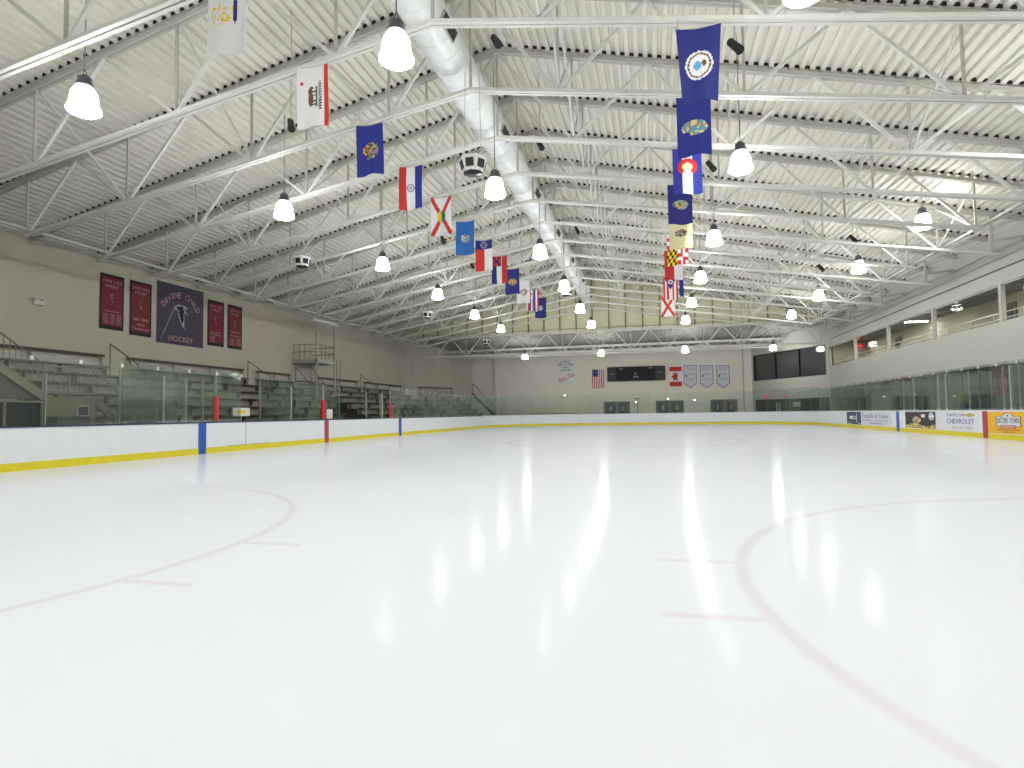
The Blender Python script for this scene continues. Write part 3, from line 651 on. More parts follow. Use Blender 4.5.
for x0, x1, yt, yb, kd, lab in red:
    t, o, W_, H_ = wallbanner(x0, x1, yt, yb, f_redban, 'wall_banner', lab, 30)
    def tx(s, v, h, w_, uu=.5): return lettering(s, o + Y1 * uu * W_ - Z1 * v * H_ + X1 * .006, Y1, Z1, h * H_, w_ * W_, LW, t)
    tx('DIVINE CHILD', .13, .06, .8); tx('HOCKEY', .21, .05, .55)
    if kd == 2: tx('2001-2002', .7, .05, .7); tx('State', .79, .05, .35); tx('Champions', .88, .06, .78)
    elif kd == 1:
        tx('Regional Champs', .67, .035, .6)
        for c in range(3):
            for q in range(5): tx(str(1980 + c * 9 + q * 2), .73 + q * .038, .026, .2, .24 + c * .27)
    elif kd == 3:
        tx('State Quarter', .7, .035, .62); tx('Finalists', .75, .035, .7)
        for q in range(4): tx(str(1984 + q * 3), .8 + q * .038, .026, .3, .3)
    else:
        tx('Regional', .62, .05, .7); tx('Champions', .7, .05, .75)
        for c in range(2):
            for q in range(5): tx(str(1979 + c * 11 + q * 2), .76 + q * .038, .026, .34, .28 + c * .45)
def f_purple(u, v): return falcon(u, v, .5, .5, .74, 'A', 'K') or ('S' if abs(u - (.37 - (v - .35) * .5)) < .008 and .35 < v < .95 else 'V')
t, o, W_, H_ = wallbanner(157.5, 203.5, 280, 342, f_purple, 'wall_banner', 'large square purple banner with a falcon', 60)
s = 'DIVINE CHILD'
for i, ch in enumerate(s):
    if ch == ' ': continue
    a = math.radians(52 - 104 * i / (len(s) - 1)); cx = .5 - math.sin(a) * .47; cy = .66 - math.cos(a) * .50
    lettering(ch, o + Y1 * cx * W_ - Z1 * cy * H_ + X1 * .006, Y1, Z1, .1 * H_, .072 * W_ if ch != 'I' else .025 * W_, LW, t, rot=a * .75)
lettering('HOCKEY', o + Y1 * .5 * W_ - Z1 * .9 * H_ + X1 * .006, Y1, Z1, .09 * H_, .52 * W_, LW, t)
p = at(37, 303, 0, XL); t = thing('emergency_light', 'small white emergency light high on the left wall', 'emergency light', (XL + .05, p.y, p.z)); MB().box(XL, XL + .12, p.y - .18, p.y + .18, p.z - .08, p.z + .08).build('case', STEEL, t)
for s_ in (-1, 1): MB().tube((XL + .06, p.y + s_ * .12, p.z + .08), (XL + .16, p.y + s_ * .14, p.z + .16), .05, 10).build('lamp_head', STEEL, t)
# ---------------------------------------------------------------- far wall things
FY = 33.95
def farpanel(x0, x1, yt, yb, fn, name, lab, cat, nu, depth=0, wave=0, group=None):
    a = at(x0, yt, 1, FY); c = at(x1, yb, 1, FY); W_ = c.x - a.x; H_ = a.z - c.z
    t = thing(name, lab, cat, ((a.x + c.x) / 2, FY, c.z), group); o = Vector((a.x, FY - depth - .01, a.z))
    if depth: MB().box(a.x, c.x, FY - depth, 33.995, c.z, a.z).build('cabinet', BLACK, t)
    cloth(o, X1, Z1, -Y1, W_, H_, fn, nu, max(4, int(nu * H_ / W_)), 'face' if depth else 'cloth', t, wave=wave, thick=.006)
    return t, o, W_, H_
t, o, W_, H_ = farpanel(557, 575, 360, 384, plain('W'), 'wall_banner', 'white banner with black letters and red script on far wall', 'banner', 4)
for i, (s, h, w_) in enumerate((('DETROIT', .09, .6), ('BELLE TIRE', .09, .88), ('AAA', .07, .34), ('HOCKEY', .08, .66))): lettering(s, o + X1 * .5 * W_ - Z1 * (.09 + .115 * i) * H_ - Y1 * .008, X1, Z1, h * H_, w_ * W_, pm('K'), t)
lettering('Belle Tire', o + X1 * .5 * W_ - Z1 * .72 * H_ - Y1 * .008, X1, Z1, .16 * H_, .95 * W_, pm('R'), t, rot=math.radians(22), shear=.3)
MB().bar(o + X1 * .1 * W_ - Z1 * .93 * H_ - Y1 * .008, o + X1 * .97 * W_ - Z1 * .66 * H_ - Y1 * .008, .006, .035, ).build('underline', pm('R'), t)
def f_us(u, v):
    if u < .52 and v < .38: return ('W' if (int(u * 28) % 3 == 0 and int(v * 40) % 3 == 0) else 'N')
    return 'RW'[int(u * 13) % 2]
farpanel(592, 604, 369.5, 388, f_us, 'wall_flag', 'stars and stripes flag hung vertically on the far wall', 'flag', 26, wave=.01)
def f_can(u, v):
    if v < .22 or v > .78: return 'R'
    a, c = u - .48, v - .5
    return 'R' if (abs(a) + abs(c) < .17 or (abs(a) < .07 and abs(c) < .2) or (abs(c) < .07 and -.3 < a < .2) or (abs(abs(a) - abs(c)) < .07 and abs(a) < .2)) else 'W'
farpanel(669.3, 682, 367, 386, f_can, 'wall_flag', 'red and white maple leaf flag hung vertically on far wall', 'flag', 24, wave=.006)
for i, (x0, x1) in enumerate(((683.5, 697), (699.8, 713.6), (716.2, 730))):
    def f_pen(u, v):
        return 'W'
    a = at(x0, 365.5, 1, FY); c = at(x1, 388, 1, FY); W_ = c.x - a.x; H_ = a.z - c.z
    t = thing('pennant', ['white pointed banner beside the maple leaf flag', 'white pointed banner, middle of the three', 'white pointed banner, rightmost of the three'][i], 'banner', ((a.x + c.x) / 2, FY, c.z), 'white pointed banners on far wall')
    P = [(0, 0), (W_, 0), (W_, -H_ * .8), (W_ / 2, -H_), (0, -H_ * .8)]; Q = [(W_ * .05, -W_ * .05), (W_ * .95, -W_ * .05), (W_ * .95, -H_ * .78), (W_ / 2, -H_ * .96), (W_ * .05, -H_ * .78)]; o = Vector((a.x, FY, a.z))
    MB().prism(o, X1, Z1, -Y1, P, 0, .01).build('border', mat('pennant_border', (110, 110, 135), .7), t); MB().prism(o, X1, Z1, -Y1, Q, .01, .014).build('field', mat('pennant_field', (206, 208, 216), .7), t)
    PT = mat('pennant_ink', (120, 120, 150), .7)
    for s, v, h, w_ in (('HIGH SCHOOL', .12, .05, .62), ('HOCKEY LEAGUE', .2, .05, .62), ('CHAMPIONS', .38, .08, .6), ('DIVISION', .58, .05, .6), ('PLAYOFFS', .66, .05, .6)): lettering(s, o + X1 * W_ / 2 - Z1 * H_ * v - Y1 * .018, X1, Z1, h * H_, w_ * W_, PT, t)
    MB().box(a.x + W_ * .15, a.x + W_ * .27, FY - .02, FY - .014, a.z - H_ * .5, a.z - H_ * .42).build('mark', BLACK, t)
def f_sb(u, v):
    if u < .012 or u > .988: return 'H'
    for c in (.165, .34, .66, .83):
        if abs(u - c) < .008: return 'Q'
    if .34 < u < .66 and v > .9: return 'Q'
    return 'H' if (u < .165 or u > .83) else 'K'
t, o, W_, H_ = farpanel(607.2, 665.5, 367.5, 380, f_sb, 'scoreboard', 'long black scoreboard on the far wall', 'scoreboard', 60, depth=.2)
SW = mat('score_white', (190, 195, 190), .6)
for s, u, v, h, w_ in (('HOME', .24, .16, .09, .06), ('GUEST', .75, .12, .09, .08), ('PENALTY', .09, .5, .06, .09), ('PENALTY', .91, .45, .06, .08), ('PERIOD', .5, .72, .12, .09), ('1', .49, .5, .12, .02)): lettering(s, o + X1 * u * W_ - Z1 * v * H_ - Y1 * .008, X1, Z1, h * H_, w_ * W_, SW, t)
DGL = mat('door_glass_dim', (72, 80, 86), .15)
for i, (x0, x1) in enumerate(((604.5, 629), (656.5, 683), (711, 736.5))):
    a = at(x0, 402, 1, 34); c = at(x1, 402, 1, 34); W_ = c.x - a.x
    t = thing('door_%d' % (i + 2), None, None, ((a.x + c.x) / 2, 34, 0)); t['kind'] = 'structure'; t['label'] = ['double grey door under the scoreboard', 'double grey door under the maple leaf flag', 'double door right of the white pointed banners'][i]
    b = MB(); b.box(a.x - .08, a.x, 33.9, 34, 0, 2.22).box(c.x, c.x + .08, 33.9, 34, 0, 2.22).box(a.x, c.x, 33.9, 34, 2.14, 2.22).box((a.x + c.x) / 2 - .05, (a.x + c.x) / 2 + .05, 33.9, 34, 0, 2.14); b.build('door_frame', mat('door_frame_tan', (150, 140, 120), .6), t)
    for j in range(2):
        x_ = a.x if j == 0 else (a.x + c.x) / 2 + .05; x2 = (a.x + c.x) / 2 - .05 if j == 0 else c.x
        lf = MB().box(x_, x2, 33.93, 33.99, 0, 2.14).build('leaf', mat('door_leaf_grey', (74, 79, 83), .5) if (i, j) != (2, 1) else PLY, t); MB().box(x_ + .25, x2 - .25, 33.92, 33.93, .9, 1.95).build('pane', DGL, lf)
        MB().box(x_ + .5, x2 - .45, 33.915, 33.92, 1.3, 1.75).build('notice', [mat('paper_grey', (170, 172, 165), .7), mat('paper_tan', (175, 160, 120), .7)][j], lf)
# lamp post thing beside the door, small wall fixtures
for i, (px, py, lab) in enumerate(((565, 395.5, 'small white wall light left of the doors'), (668, 399, 'small white wall light over the middle door'), (694.5, 400, 'small white wall light right of middle door'), (636, 402, 'small white wall light between the doors'))):
    p = at(px, py, 1, 33.95); t = thing('wall_light', lab, 'wall light', p, 'small lights on the far wall'); MB().box(p.x - .12, p.x + .12, 33.85, 34, p.z - .06, p.z + .06).build('housing', STEEL, t); MB().box(p.x - .08, p.x + .08, 33.84, 33.85, p.z - .035, p.z + .035).build('lens', mat('lit_small', (1., .98, .95, 1.), .4, emit=5), t)
p = at(637, 396, 1, 33.2)
t = thing('sign_stand', 'thin black stand with crossbar between the far doors', 'stand', (p.x, 33.2, 0)); MB().tube((p.x, 33.2, 0), (p.x, 33.2, 2.45), .025).build('pole', BLACK, t); MB().box(p.x - .25, p.x + .25, 33.17, 33.23, 2.4, 2.45).build('crossbar', BLACK, t); MB().lathe((p.x, 33.2, 0), [(0, .04), (.2, .03), (.22, 0)][::-1], 12).build('base', BLACK, t)
# handrails at the far left walkway
for i, (px0, px1) in enumerate(((492, 520), (528, 545), (548, 575))):
    a = at(px0, 411, 1, 32.8); c = at(px1, 411, 1, 32.8)
    t = thing('guard_rail', '%s low pipe rail from the left behind the far glass' % onum(i), 'railing', (a.x, 32.8, 0), 'low rails behind the far glass')
    for z in (.7, 1.15): MB().tube((a.x, 32.8, z), (c.x, 32.8, z), .025).build('rail', RAILM, t)
    for x in (a.x, (a.x + c.x) / 2, c.x): MB().tube((x, 32.8, 0), (x, 32.8, 1.15), .025).build('post', RAILM, t)
# ---------------------------------------------------------------- dasher boards and glass
segs = list(zip(path, path[1:]))
def quadbox(b, p, q, n, t0, t1, z0, z1, mi=0):
    P = [p + n * t0, q + n * t0, q + n * t1, p + n * t1]; vs = [(a.x, a.y, z) for z in (z0, z1) for a in P]
    b.add(vs, [(3, 2, 1, 0), (4, 5, 6, 7), (0, 1, 5, 4), (1, 2, 6, 5), (2, 3, 7, 6), (3, 0, 4, 7)], mi)
cnt = {'left': 0, 'far': 0, 'right': 0}; gc = {'left': 0, 'far': 0, 'right': 0}
CAPW = mat('cap_white', (215, 218, 220), .4)
for (x0, y0), (x1, y1) in segs:
    p, q = Vector((x0, y0)), Vector((x1, y1)); d2 = (q - p).normalized(); n2 = Vector((-d2.y, d2.x))
    side = 'left' if x0 < LBX + .01 and x1 < LBX + .01 else 'right' if x0 > RBX - .01 and x1 > RBX - .01 else 'far'
    if y0 < -24 and y1 < -24: continue
    wh = {'left': 'from the near end of the left side', 'far': 'from the left around the far end', 'right': 'from the far end of the right side'}[side]
    t = thing('dasher_board', 'white rink board panel with yellow kickplate, %s %s' % (onum(cnt[side]), wh), 'rink board', (p.x, p.y, 0), 'rink board panels'); cnt[side] += 1
    g = d2 * .0015
    b = MB(); quadbox(b, p + g, q - g, n2, 0, .09, .19, .99); b.build('facing', BOARD, t)
    b = MB(); quadbox(b, p, q, n2, -.015, .09, 0, .19); b.build('kickplate', YEL, t)
    b = MB(); quadbox(b, p, q, n2, -.02, .12, .99, 1.03); b.build('cap_rail', NAVY if side == 'left' else CAPW, t)
    # glass
    if side == 'left' and -7.5 < y0 < 5: continue
    L_ = (q - p).length; k_ = max(1, round(L_ / 1.22)); gm = GLT if (side == 'left' and y0 < -10) else GL
    hz = 2.7 if side != 'far' else 2.85
    for j in range(k_):
        a = p + d2 * (L_ * j / k_ + .008); c = p + d2 * (L_ * (j + 1) / k_ - .008)
        gq = GLT if (side == 'left' and a.y < -10) else GL
        b = MB(); quadbox(b, a, c, n2, .04, .052, 1.03, hz); o = b.build('glass_pane', gq, t)
        b = MB(); quadbox(b, c - d2 * .035, c + d2 * .045, n2, .02, .072, hz - .12, hz - .02); b.build('clamp', STEEL, o)
        if side != 'left': b = MB(); quadbox(b, c - d2 * .002, c + d2 * .014, n2, .035, .056, 1.03, hz - .12); b.build('edge_strip', mat('green_edge', (110, 130, 118), .3), o)
# painted line stripes on the boards
for x, sg, y, m, lab in ((LBX, 1, -8.5, BLUE, 'blue stripe on the left boards, nearest'), (LBX, 1, -1.0, RED, 'red centre stripe on the left boards'), (LBX, 1, 6.9, BLUE, 'blue stripe on the left boards, farther'), (RBX, -1, 8.3, BLUE, 'blue stripe on the right boards'), (RBX, -1, .3, RED, 'red centre stripe on the right boards')):
    b = MB(); a, c = (x + sg * .017, x + sg * .021); b.box(min(a, c), max(a, c), y - .16, y + .16, .003, .99); b.box(min(x, a), max(x, a), y - .16, y + .16, .19, .99); b.build('line_stripe', m, label=lab, cat='board stripe', group='line stripes on the boards', org=(x, y, 0))
# joints and gate
b = MB(); y = -6.4; b.box(LBX + .0, LBX + .004, y, y + .02, .2, .99).box(LBX, LBX + .004, -7.3, -5.0, .2, .212); b.build('gate_outline', mat('gate_gap', (120, 122, 122), .6), label='thin dark outline of a gate in the left boards', cat='gate', org=(LBX, y, .2))
# left posts (aluminium), red pads, bench returns
for i, (px, py, z, pad, lab) in enumerate(((48, 366, 2.3, 0, 'thin pale post by the stair landing'), (165, 376, 2.44, 0, 'pale glass post at start of the player bench'), (187, 379, 2.4, 0, 'pale glass post left of the blue stripe'), (204, 377, 2.54, 0, 'pale glass post right above the blue stripe'), (217, 371, 2.74, 1, 'post with red pad nearest the blue stripe'), (292, 387, 2.37, 0, 'pale post on the boards between the first two red pads'), (324, 385, 2.56, 1, 'post with red pad beside the red stripe'), (367, 391, 2.4, 0, 'thin pale post left of the thick one'), (382, 393, 2.35, 0, 'thick pale post before the last red pad'), (391, 390, 2.59, 1, 'post with red pad farthest along the left boards'))):
    p = at(px, py, 0, LBX - .05); r_ = .03 if px != 382 else .07
    LBP = LBX - .1; r_ = .015 if px == 48 else r_
    t = thing('glass_post', lab, 'post', (LBP, p.y, 1.03), 'posts on the left boards')
    MB().box(LBP - r_, LBP + r_, p.y - r_, p.y + r_, 1.03, z).build('post', ALU, t)
    if pad: MB().tube((LBP, p.y, 1.05), (LBP, p.y, 1.88), .095, 12).build('pad', REDPAD, t)
for i, (y, x1_, lab) in enumerate(((-9.95, -14.3, 'glass return at the near end of the player bench'), (-8.95, -14.3, 'second glass return of the player bench'), (-3.4, -14.2, 'glass divider before the red stripe'), (-.95, -14.4, 'glass return beside the red stripe'), (3.16, -14.3, 'glass divider beyond the red stripe'), (6.1, -14.3, 'glass return at the far blue stripe'))):
    t = thing('bench_divider', lab, 'divider', (LBX - .1, y, 1.03), 'glass returns of the benches'); MB().box(x1_, LBX - .12, y, y + .012, 1.03, 2.68).build('pane', GL, t); MB().box(x1_ - .04, x1_, y - .02, y + .03, 0, 2.68).build('edge_post', ALU, t)
for i, (y0, y1, lab) in enumerate(((-3.4, -.95, 'glass behind the scorer box, near'), (-.8, 3.16, 'glass behind the scorer box, far'), (-9.9, -7.7, 'tall glass behind near end of bench'))):
    t = thing('bench_enclosure', lab, 'enclosure', (-14.3, y0, 0), 'glass behind the benches'); MB().box(-14.31, -14.3, y0, y1, .9, 2.68).build('pane', GL, t); MB().box(-14.36, -14.28, y0, y1, 0, .9).build('panel', BOARD, t)
for px, py, w_, h_, fn, lab in ((241.5, 412, .9, .3, lambda u, v: 'Z' if .25 < u < .75 and .3 < v < .75 else 'W', 'white notice with yellow print above left boards'), (329.5, 414, .5, .42, plain('W'), 'small white notice beside the red stripe pad')):
    p = at(px, py, 0, -13.0); t = thing('notice', lab, 'notice', (-13.0, p.y, 1.03)); cloth(Vector((-12.99, p.y - w_ / 2, p.z + h_ / 2)), Y1, Z1, X1, w_, h_, fn, 20, 8, 'sheet', t); MB().box(-13.03, -13.0, p.y - .02, p.y + .02, 1.0, p.z).build('stand', ALU, t)
# right posts
for i, (px, py, lab) in enumerate(((903, 383, 'thin pale post above the second board advert'), (913, 377, 'pale post at the left of the fireplace advert'), (938, 379, 'tall white post left of the pair'), (946, 374, 'thick white post right of the fireplace advert'), (968, 373, 'thin pale post above the car dealer advert'), (1002, 368, 'green-tinged post above the yellow advert'), (1010, 366, 'post above the middle of the yellow advert'), (1018, 365, 'post near the right edge of view'))):
    p = at(px, py, 0, RBX + .06); r_ = [.02, .03, .035, .05, .02, .02, .04, .02][i]
    t = thing('glass_post', lab, 'post', (RBX + .07, p.y, 1.03), 'posts on the right boards'); MB().box(RBX + .07 - r_, RBX + .07 + r_, p.y - r_, p.y + r_, 1.03, 2.55).build('post', ALU, t)
    MB().box(RBX + .06 - r_, RBX + .08 + r_, p.y - r_ - .02, p.y + r_ + .02, 1.03, 1.1).build('foot', STEEL, t)
for i, y in enumerate((7.0, 3.5, -.9, -1.7)):
    t = thing('walkway_divider', 'glass return across the right walkway, %s from the far end' % onum(i), 'glass pane', (RBX + .1, y, 1.03), 'glass returns on the right'); MB().box(RBX + .12, XR + .3, y, y + .012, .9, 2.6).build('pane', GL, t); MB().box(XR + .2, XR + .26, y - .03, y + .03, 0, 2.6).build('edge_post', ALU, t)
# ---------------------------------------------------------------- adverts on the right boards
AX = RBX - .006
def advert(x0, x1, lab, mcol, name='board_advert', h0=.215, h1=.965):
    ya = at(x0, 420, 0, AX).y; yb = at(x1, 420, 0, AX).y
    t = thing(name, lab, 'advert', (AX, (ya + yb) / 2, h0), 'adverts on the right boards'); MB().box(AX, RBX, yb, ya, h0, h1).build('sheet', mcol, t)
    return t, Vector((AX - .003, ya, h0)), ya - yb, h1 - h0
def adv(t, o, W_, H_, s, u, v, h, w_, m, **k): return lettering(s, o - Y1 * u * W_ + Z1 * v * H_, -Y1, Z1, h * H_, w_ * W_, m, t, **k)
t, o, W_, H_ = advert(847, 861, 'dark blue square advert with a pale logo, leftmost on right boards', mat('advert_navy', (52, 60, 92), .5))
AW = mat('advert_white', (215, 218, 225), .5); AK = mat('advert_black', (70, 70, 78), .5)
b = MB(); b.fbox(o, -Y1, Z1, -X1, .22 * W_, .68 * W_, 0, .004, .42 * H_, .68 * H_); b.build('logo_block', AW, t)
MB().fbox(o, -Y1, Z1, -X1, .45 * W_, .66 * W_, .004, .006, .5 * H_, .6 * H_).build('logo_slot', mat('advert_navy'  , (52, 60, 92)), t)
b = MB(); b.fbox(o, -Y1, Z1, -X1, .04 * W_, .36 * W_, 0, .003, .05 * H_, .1 * H_).fbox(o, -Y1, Z1, -X1, .8 * W_, .98 * W_, 0, .003, .05 * H_, .1 * H_).fbox(o, -Y1, Z1, -X1, .7 * W_, .74 * W_, 0, .003, .15 * H_, .9 * H_); b.build('logo_lines', AW, t)
t, o, W_, H_ = advert(862, 891.5, 'white advert with tall grey serif lettering beside the blue stripe', mat('advert_sheet', (214, 214, 220), .5))
adv(t, o, W_, H_, "Foxhall's of Taylor", .47, .66, .42, .9, mat('advert_grey', (105, 108, 118), .5)); adv(t, o, W_, H_, 'RESTAURANT', .18, .38, .07, .32, AK); adv(t, o, W_, H_, 'BANQUET CENTER', .68, .36, .07, .42, AK); adv(t, o, W_, H_, 'WICK ROAD', .5, .16, .12, .42, AK)
t, o, W_, H_ = advert(905.5, 935.5, 'dark advert with a fire, food and a round white badge', mat('advert_charcoal', (62, 60, 62), .5))
def f_food(u, v):
    if ell(u, v, .88, .26, .08, .22): return 'K' if ell(u, v, .88, .15, .02, .04) or ell(u, v, .88, .36, .03, .04) else 'W'
    if ell(u, v, .62, .22, .07, .13): return 'K' if v < .12 else 'W'
    if ell(u, v, .4, .5, .14, .22): return speck(u, v, 'TTOPC', 24)
    if v > .86 - .16 * math.sin(u * 4 + .3) ** 2 : return speck(u, v, 'TCOTZT', 24)
    return 'H'
cloth(o + Z1 * H_ * 0.99 - X1 * .002, -Y1, Z1, -X1, W_, H_ * .98, f_food, 60, 30, 'picture', t)
t, o, W_, H_ = advert(936, 978, 'white car dealer advert with blue capitals left of the red stripe', mat('advert_sheet2', (220, 220, 226), .5))
adv(t, o, W_, H_, 'TAYLOR', .5, .83, .15, .44, AK); adv(t, o, W_, H_, 'CHEVROLET', .6, .5, .27, .64, mat('advert_blue', (50, 66, 150), .5)); adv(t, o, W_, H_, 'WE SAY YES!', .63, .17, .16, .46, mat('advert_rose', (190, 160, 165), .5))
w0 = o - Y1 * .83 * W_ + Z1 * .83 * H_; s_ = .11 * W_; hh = .09 * H_
P = [(-s_, -hh * .5), (-s_ * .45, -hh * .5), (-s_ * .45, -hh), (s_ * .35, -hh), (s_ * .35, -hh * .5), (s_, -hh * .5), (s_, hh * .5), (s_ * .45, hh * .5), (s_ * .45, hh), (-s_ * .35, hh), (-s_ * .35, hh * .5), (-s_, hh * .5)]
MB().prism(w0, -Y1, Z1, -X1, P, 0, .005).build('emblem', mat('advert_gold', (190, 165, 70), .5), t)
t, o, W_, H_ = advert(986.5, 1052, 'bright yellow advert with a white arched sign right of red stripe', mat('advert_yellow', (232, 178, 28), .5))
ya = o.y; cx = (ya - at(1008, 420, 0, AX).y) / W_; lw = (at(996, 420, 0, AX).y - at(1020.3, 420, 0, AX).y) / 2
c = o - Y1 * cx * W_ + Z1 * .58 * H_
def arch(k_): 
    P = [(-lw * k_, -.24 * H_ * k_), (lw * k_, -.24 * H_ * k_), (lw * k_, .2 * H_ * k_), (lw * .4 * k_, .2 * H_ * k_)]
    P += [(lw * .4 * k_ * math.cos(a), .2 * H_ * k_ + .17 * H_ * k_ * math.sin(a)) for a in [PI * i / 8 for i in range(1, 8)]] + [(-lw * .4 * k_, .2 * H_ * k_), (-lw * k_, .2 * H_ * k_)]
    return P
MB().prism(c, -Y1, Z1, -X1, arch(1.04), 0, .004).build('sign_border', mat('advert_maroon', (110, 50, 60), .5), t); MB().prism(c, -Y1, Z1, -X1, arch(.97), .004, .007).build('sign_field', AW, t)
lettering('BATTERY TOWN', c - X1 * .01 + Z1 * .02 * H_, -Y1, Z1, .25 * H_, lw * 1.8, AK, t)
MB().tube(c + Z1 * .25 * H_ - X1 * .007, c + Z1 * .25 * H_ - X1 * .01, .05 * H_, 12).build('dot', BLACK, t)
MB().fbox(c, -Y1, Z1, -X1, -lw * .6, lw * .6, 0, .01, -.33 * H_, -.18 * H_).build('ribbon', mat('advert_rosered', (190, 90, 105), .5), t); lettering('MICHIGAN', c - Z1 * .255 * H_ - X1 * .012, -Y1, Z1, .09 * H_, lw, AW, t)
AB = mat('advert_brown', (150, 90, 30), .5); lettering('12 METRO DETROIT LOCATIONS', c - Z1 * .4 * H_ - X1 * .002, -Y1, Z1, .06 * H_, lw * 1.9, AB, t); lettering('SINCE 1974', c - Z1 * .51 * H_ - X1 * .002, -Y1, Z1, .07 * H_, lw * .9, AB, t)
# ---------------------------------------------------------------- right walkway, behind the glass
def wdoor(px, w_, h_, m, lab, name='door', cat='door', X=17.28):
    p = at(px, 405, 0, X); t = thing(name, lab, cat, (X, p.y, 0)); MB().box(X - .05, X, p.y - w_ / 2, p.y + w_ / 2, 0, h_).build('leaf', m, t)
    b = MB(); b.box(X - .08, X, p.y - w_ / 2 - .1, p.y - w_ / 2, 0, h_ + .08).box(X - .08, X, p.y + w_ / 2, p.y + w_ / 2 + .1, 0, h_ + .08).box(X - .08, X, p.y - w_ / 2, p.y + w_ / 2, h_, h_ + .08); b.build('door_frame', mat('walk_frame', (70, 68, 60), .6), t); MB().box(X - .07, X - .05, p.y - .2, p.y + .2, 1.1, 1.9).build('vision_panel', DG, t)
DD = mat('walk_door_dark', (62, 60, 52), .6)
wdoor(842, 2.2, 2.0, DD, 'wide dark door farthest along the right walkway'); wdoor(866, 2.0, 2.1, DD, 'dark door behind the navy square advert'); wdoor(897, 1.2, 1.9, DD, 'dark door behind the blue stripe'); wdoor(922, 1.1, 2.1, DD, 'dark door behind the fireplace advert')
p = at(983, 390, 0, 17.2)
MB().box(17.22, 17.3, -6, p.y + 1.2, 0, 2.8).build('wall_panel', mat('walk_panel_plum', (92, 86, 92), .7, noise=.05), label='plum grey wall panel behind the red stripe on the right', cat='wall panel', org=(17.25, p.y, 0))
for i, (px, c_, lab) in enumerate(((984, 'K', 'dark framed poster on the plum panel'), (1000, 'D', 'dark red striped banner on the plum panel'))):
    q = at(px, 374, 0, 17.18); t = thing('poster', lab, 'poster', (17.2, q.y, 1.6)); cloth(Vector((17.17, q.y + .5, 2.62)), -Y1, Z1, -X1, 1.0, .95, (lambda u, v: 'RDK'[int(u * 7) % 3]) if i else (lambda u, v: 'H' if .1 < u < .9 and .1 < v < .9 else 'K'), 20, 16, 'print', t); MB().box(17.19, 17.22, q.y - .52, q.y + .52, 1.65, 2.64).build('backing', BLACK, t)
for i, px in enumerate((975, 991)):
    q = at(px, 405, 0, 15.9); q.y += 1.2 - i * 2; t = thing('bench', ['dark bench behind the car dealer advert', 'dark bench behind the yellow advert'][i], 'bench', (15.9, q.y, 0), 'benches in the right walkway')
    MB().box(15.6, 16.2, q.y - .8, q.y + .8, .45, .52).build('seat', NAVY, t); MB().box(16.15, 16.2, q.y - .8, q.y + .8, .6, 1.35).build('backrest', NAVY, t)
    for sx in (15.65, 16.12):
        for sy in (-.7, .7): MB().box(sx, sx + .05, q.y + sy - .03, q.y + sy + .03, 0, .6 if sx > 16 else .45).build('leg', BLACK, t)
for i in range(10):  # glowing discs added under the soffit to brighten the walkway
    y = 23 - i * 3.3; t = thing('ceiling_or_fill_light', '%s added round fill light from far end above the right walkway' % onum(i), 'light', (16.2, y, 2.78), 'added fill lights above right walkway')
    MB().lathe((16.2, y, 2.75), [(.09, 0), (.14, 0), (.14, .05), (.09, .05)][::-1], 14).build('trim_ring', ALU, t); MB().lathe((16.2, y, 2.76), [(0, 0), (.09, 0)], 14).build('diffuser', mat('fill_spot', (1., .97, .9, 1.), .4, emit=60), t)
# ---------------------------------------------------------------- bleachers on the left
def bleacher(P0, P1, lab, rowsn=7):
    """P0-P1: the back line; rows step down towards the ice"""
    P0 = Vector(P0); P1 = Vector(P1); d3 = (P1 - P0).normalized(); n3 = Vector((d3.y, -d3.x, 0)); L_ = (P1 - P0).length; c = (P0 + P1) / 2
    t = thing('bleacher', lab, 'bleacher', (c.x, c.y, 0), 'bleacher sections along the left wall')
    for k_ in range(rowsn):
        x0 = .08 + .72 * k_; z = 3.25 - .4 * k_ - (0 if k_ else 0)
        MB().fbox(P0, d3, Z1, n3, .03, L_ - .03, x0, x0 + .3, z, z + .05).build('seat_plank', BLEACH, t)
        MB().fbox(P0, d3, Z1, n3, 0, L_, x0 + .02, x0 + .74, z - .43, z - .38).build('foot_board', BLEACH, t)
        MB().fbox(P0, d3, Z1, n3, 0, L_, x0, x0 + .02, z - .38, z - .05).build('riser', RISER, t)
        nb = max(2, int(L_ / 1.9)); b = MB()
        for j in range(nb + 1): s_ = .1 + (L_ - .25) * j / nb; b.fbox(P0, d3, Z1, n3, s_, s_ + .035, x0 + .05, x0 + .22, z - .38, z)
        b.build('seat_brackets', mat('bracket_dark', (84, 81, 69), .6), t)
    MB().fbox(P0, d3, Z1, n3, 0, L_, .72 * rowsn + .08, .72 * rowsn + .12, 0, 3.25 - .4 * rowsn).build('skirt', RISER, t)
    MB().fbox(P0, d3, Z1, n3, 0, L_, .0, .04, 3.7, 3.8).build('top_rail', mat('rail_dark', (62, 60, 50), .6), t)
    MB().fbox(P0, d3, Z1, n3, 0, L_, .0, .04, 3.3, 3.45).build('back_board', STEEL2, t)
    nb = max(2, int(L_ / 2.2))
    for j in range(nb + 1): s_ = .1 + (L_ - .3) * j / nb; MB().fbox(P0, d3, Z1, n3, s_, s_ + .07, .0, .04, 2.8, 3.7).build('rail_post', RAILM, t)
    return t
XB = XL + .12
bleacher((XB, -24, 0), (XB, -12.2, 0), 'bleacher section behind the near staircase', 6); bleacher((XB, -11.1, 0), (XB, -5.2, 0), 'bleacher section under the red banners', 6)
bleacher((XB, -4.1, 0), (XB, 3.3, 0), 'bleacher section under the right-hand banners'); bleacher((XB, 4.4, 0), (XB, 7.6, 0), 'short bleacher section left of the camera platform')
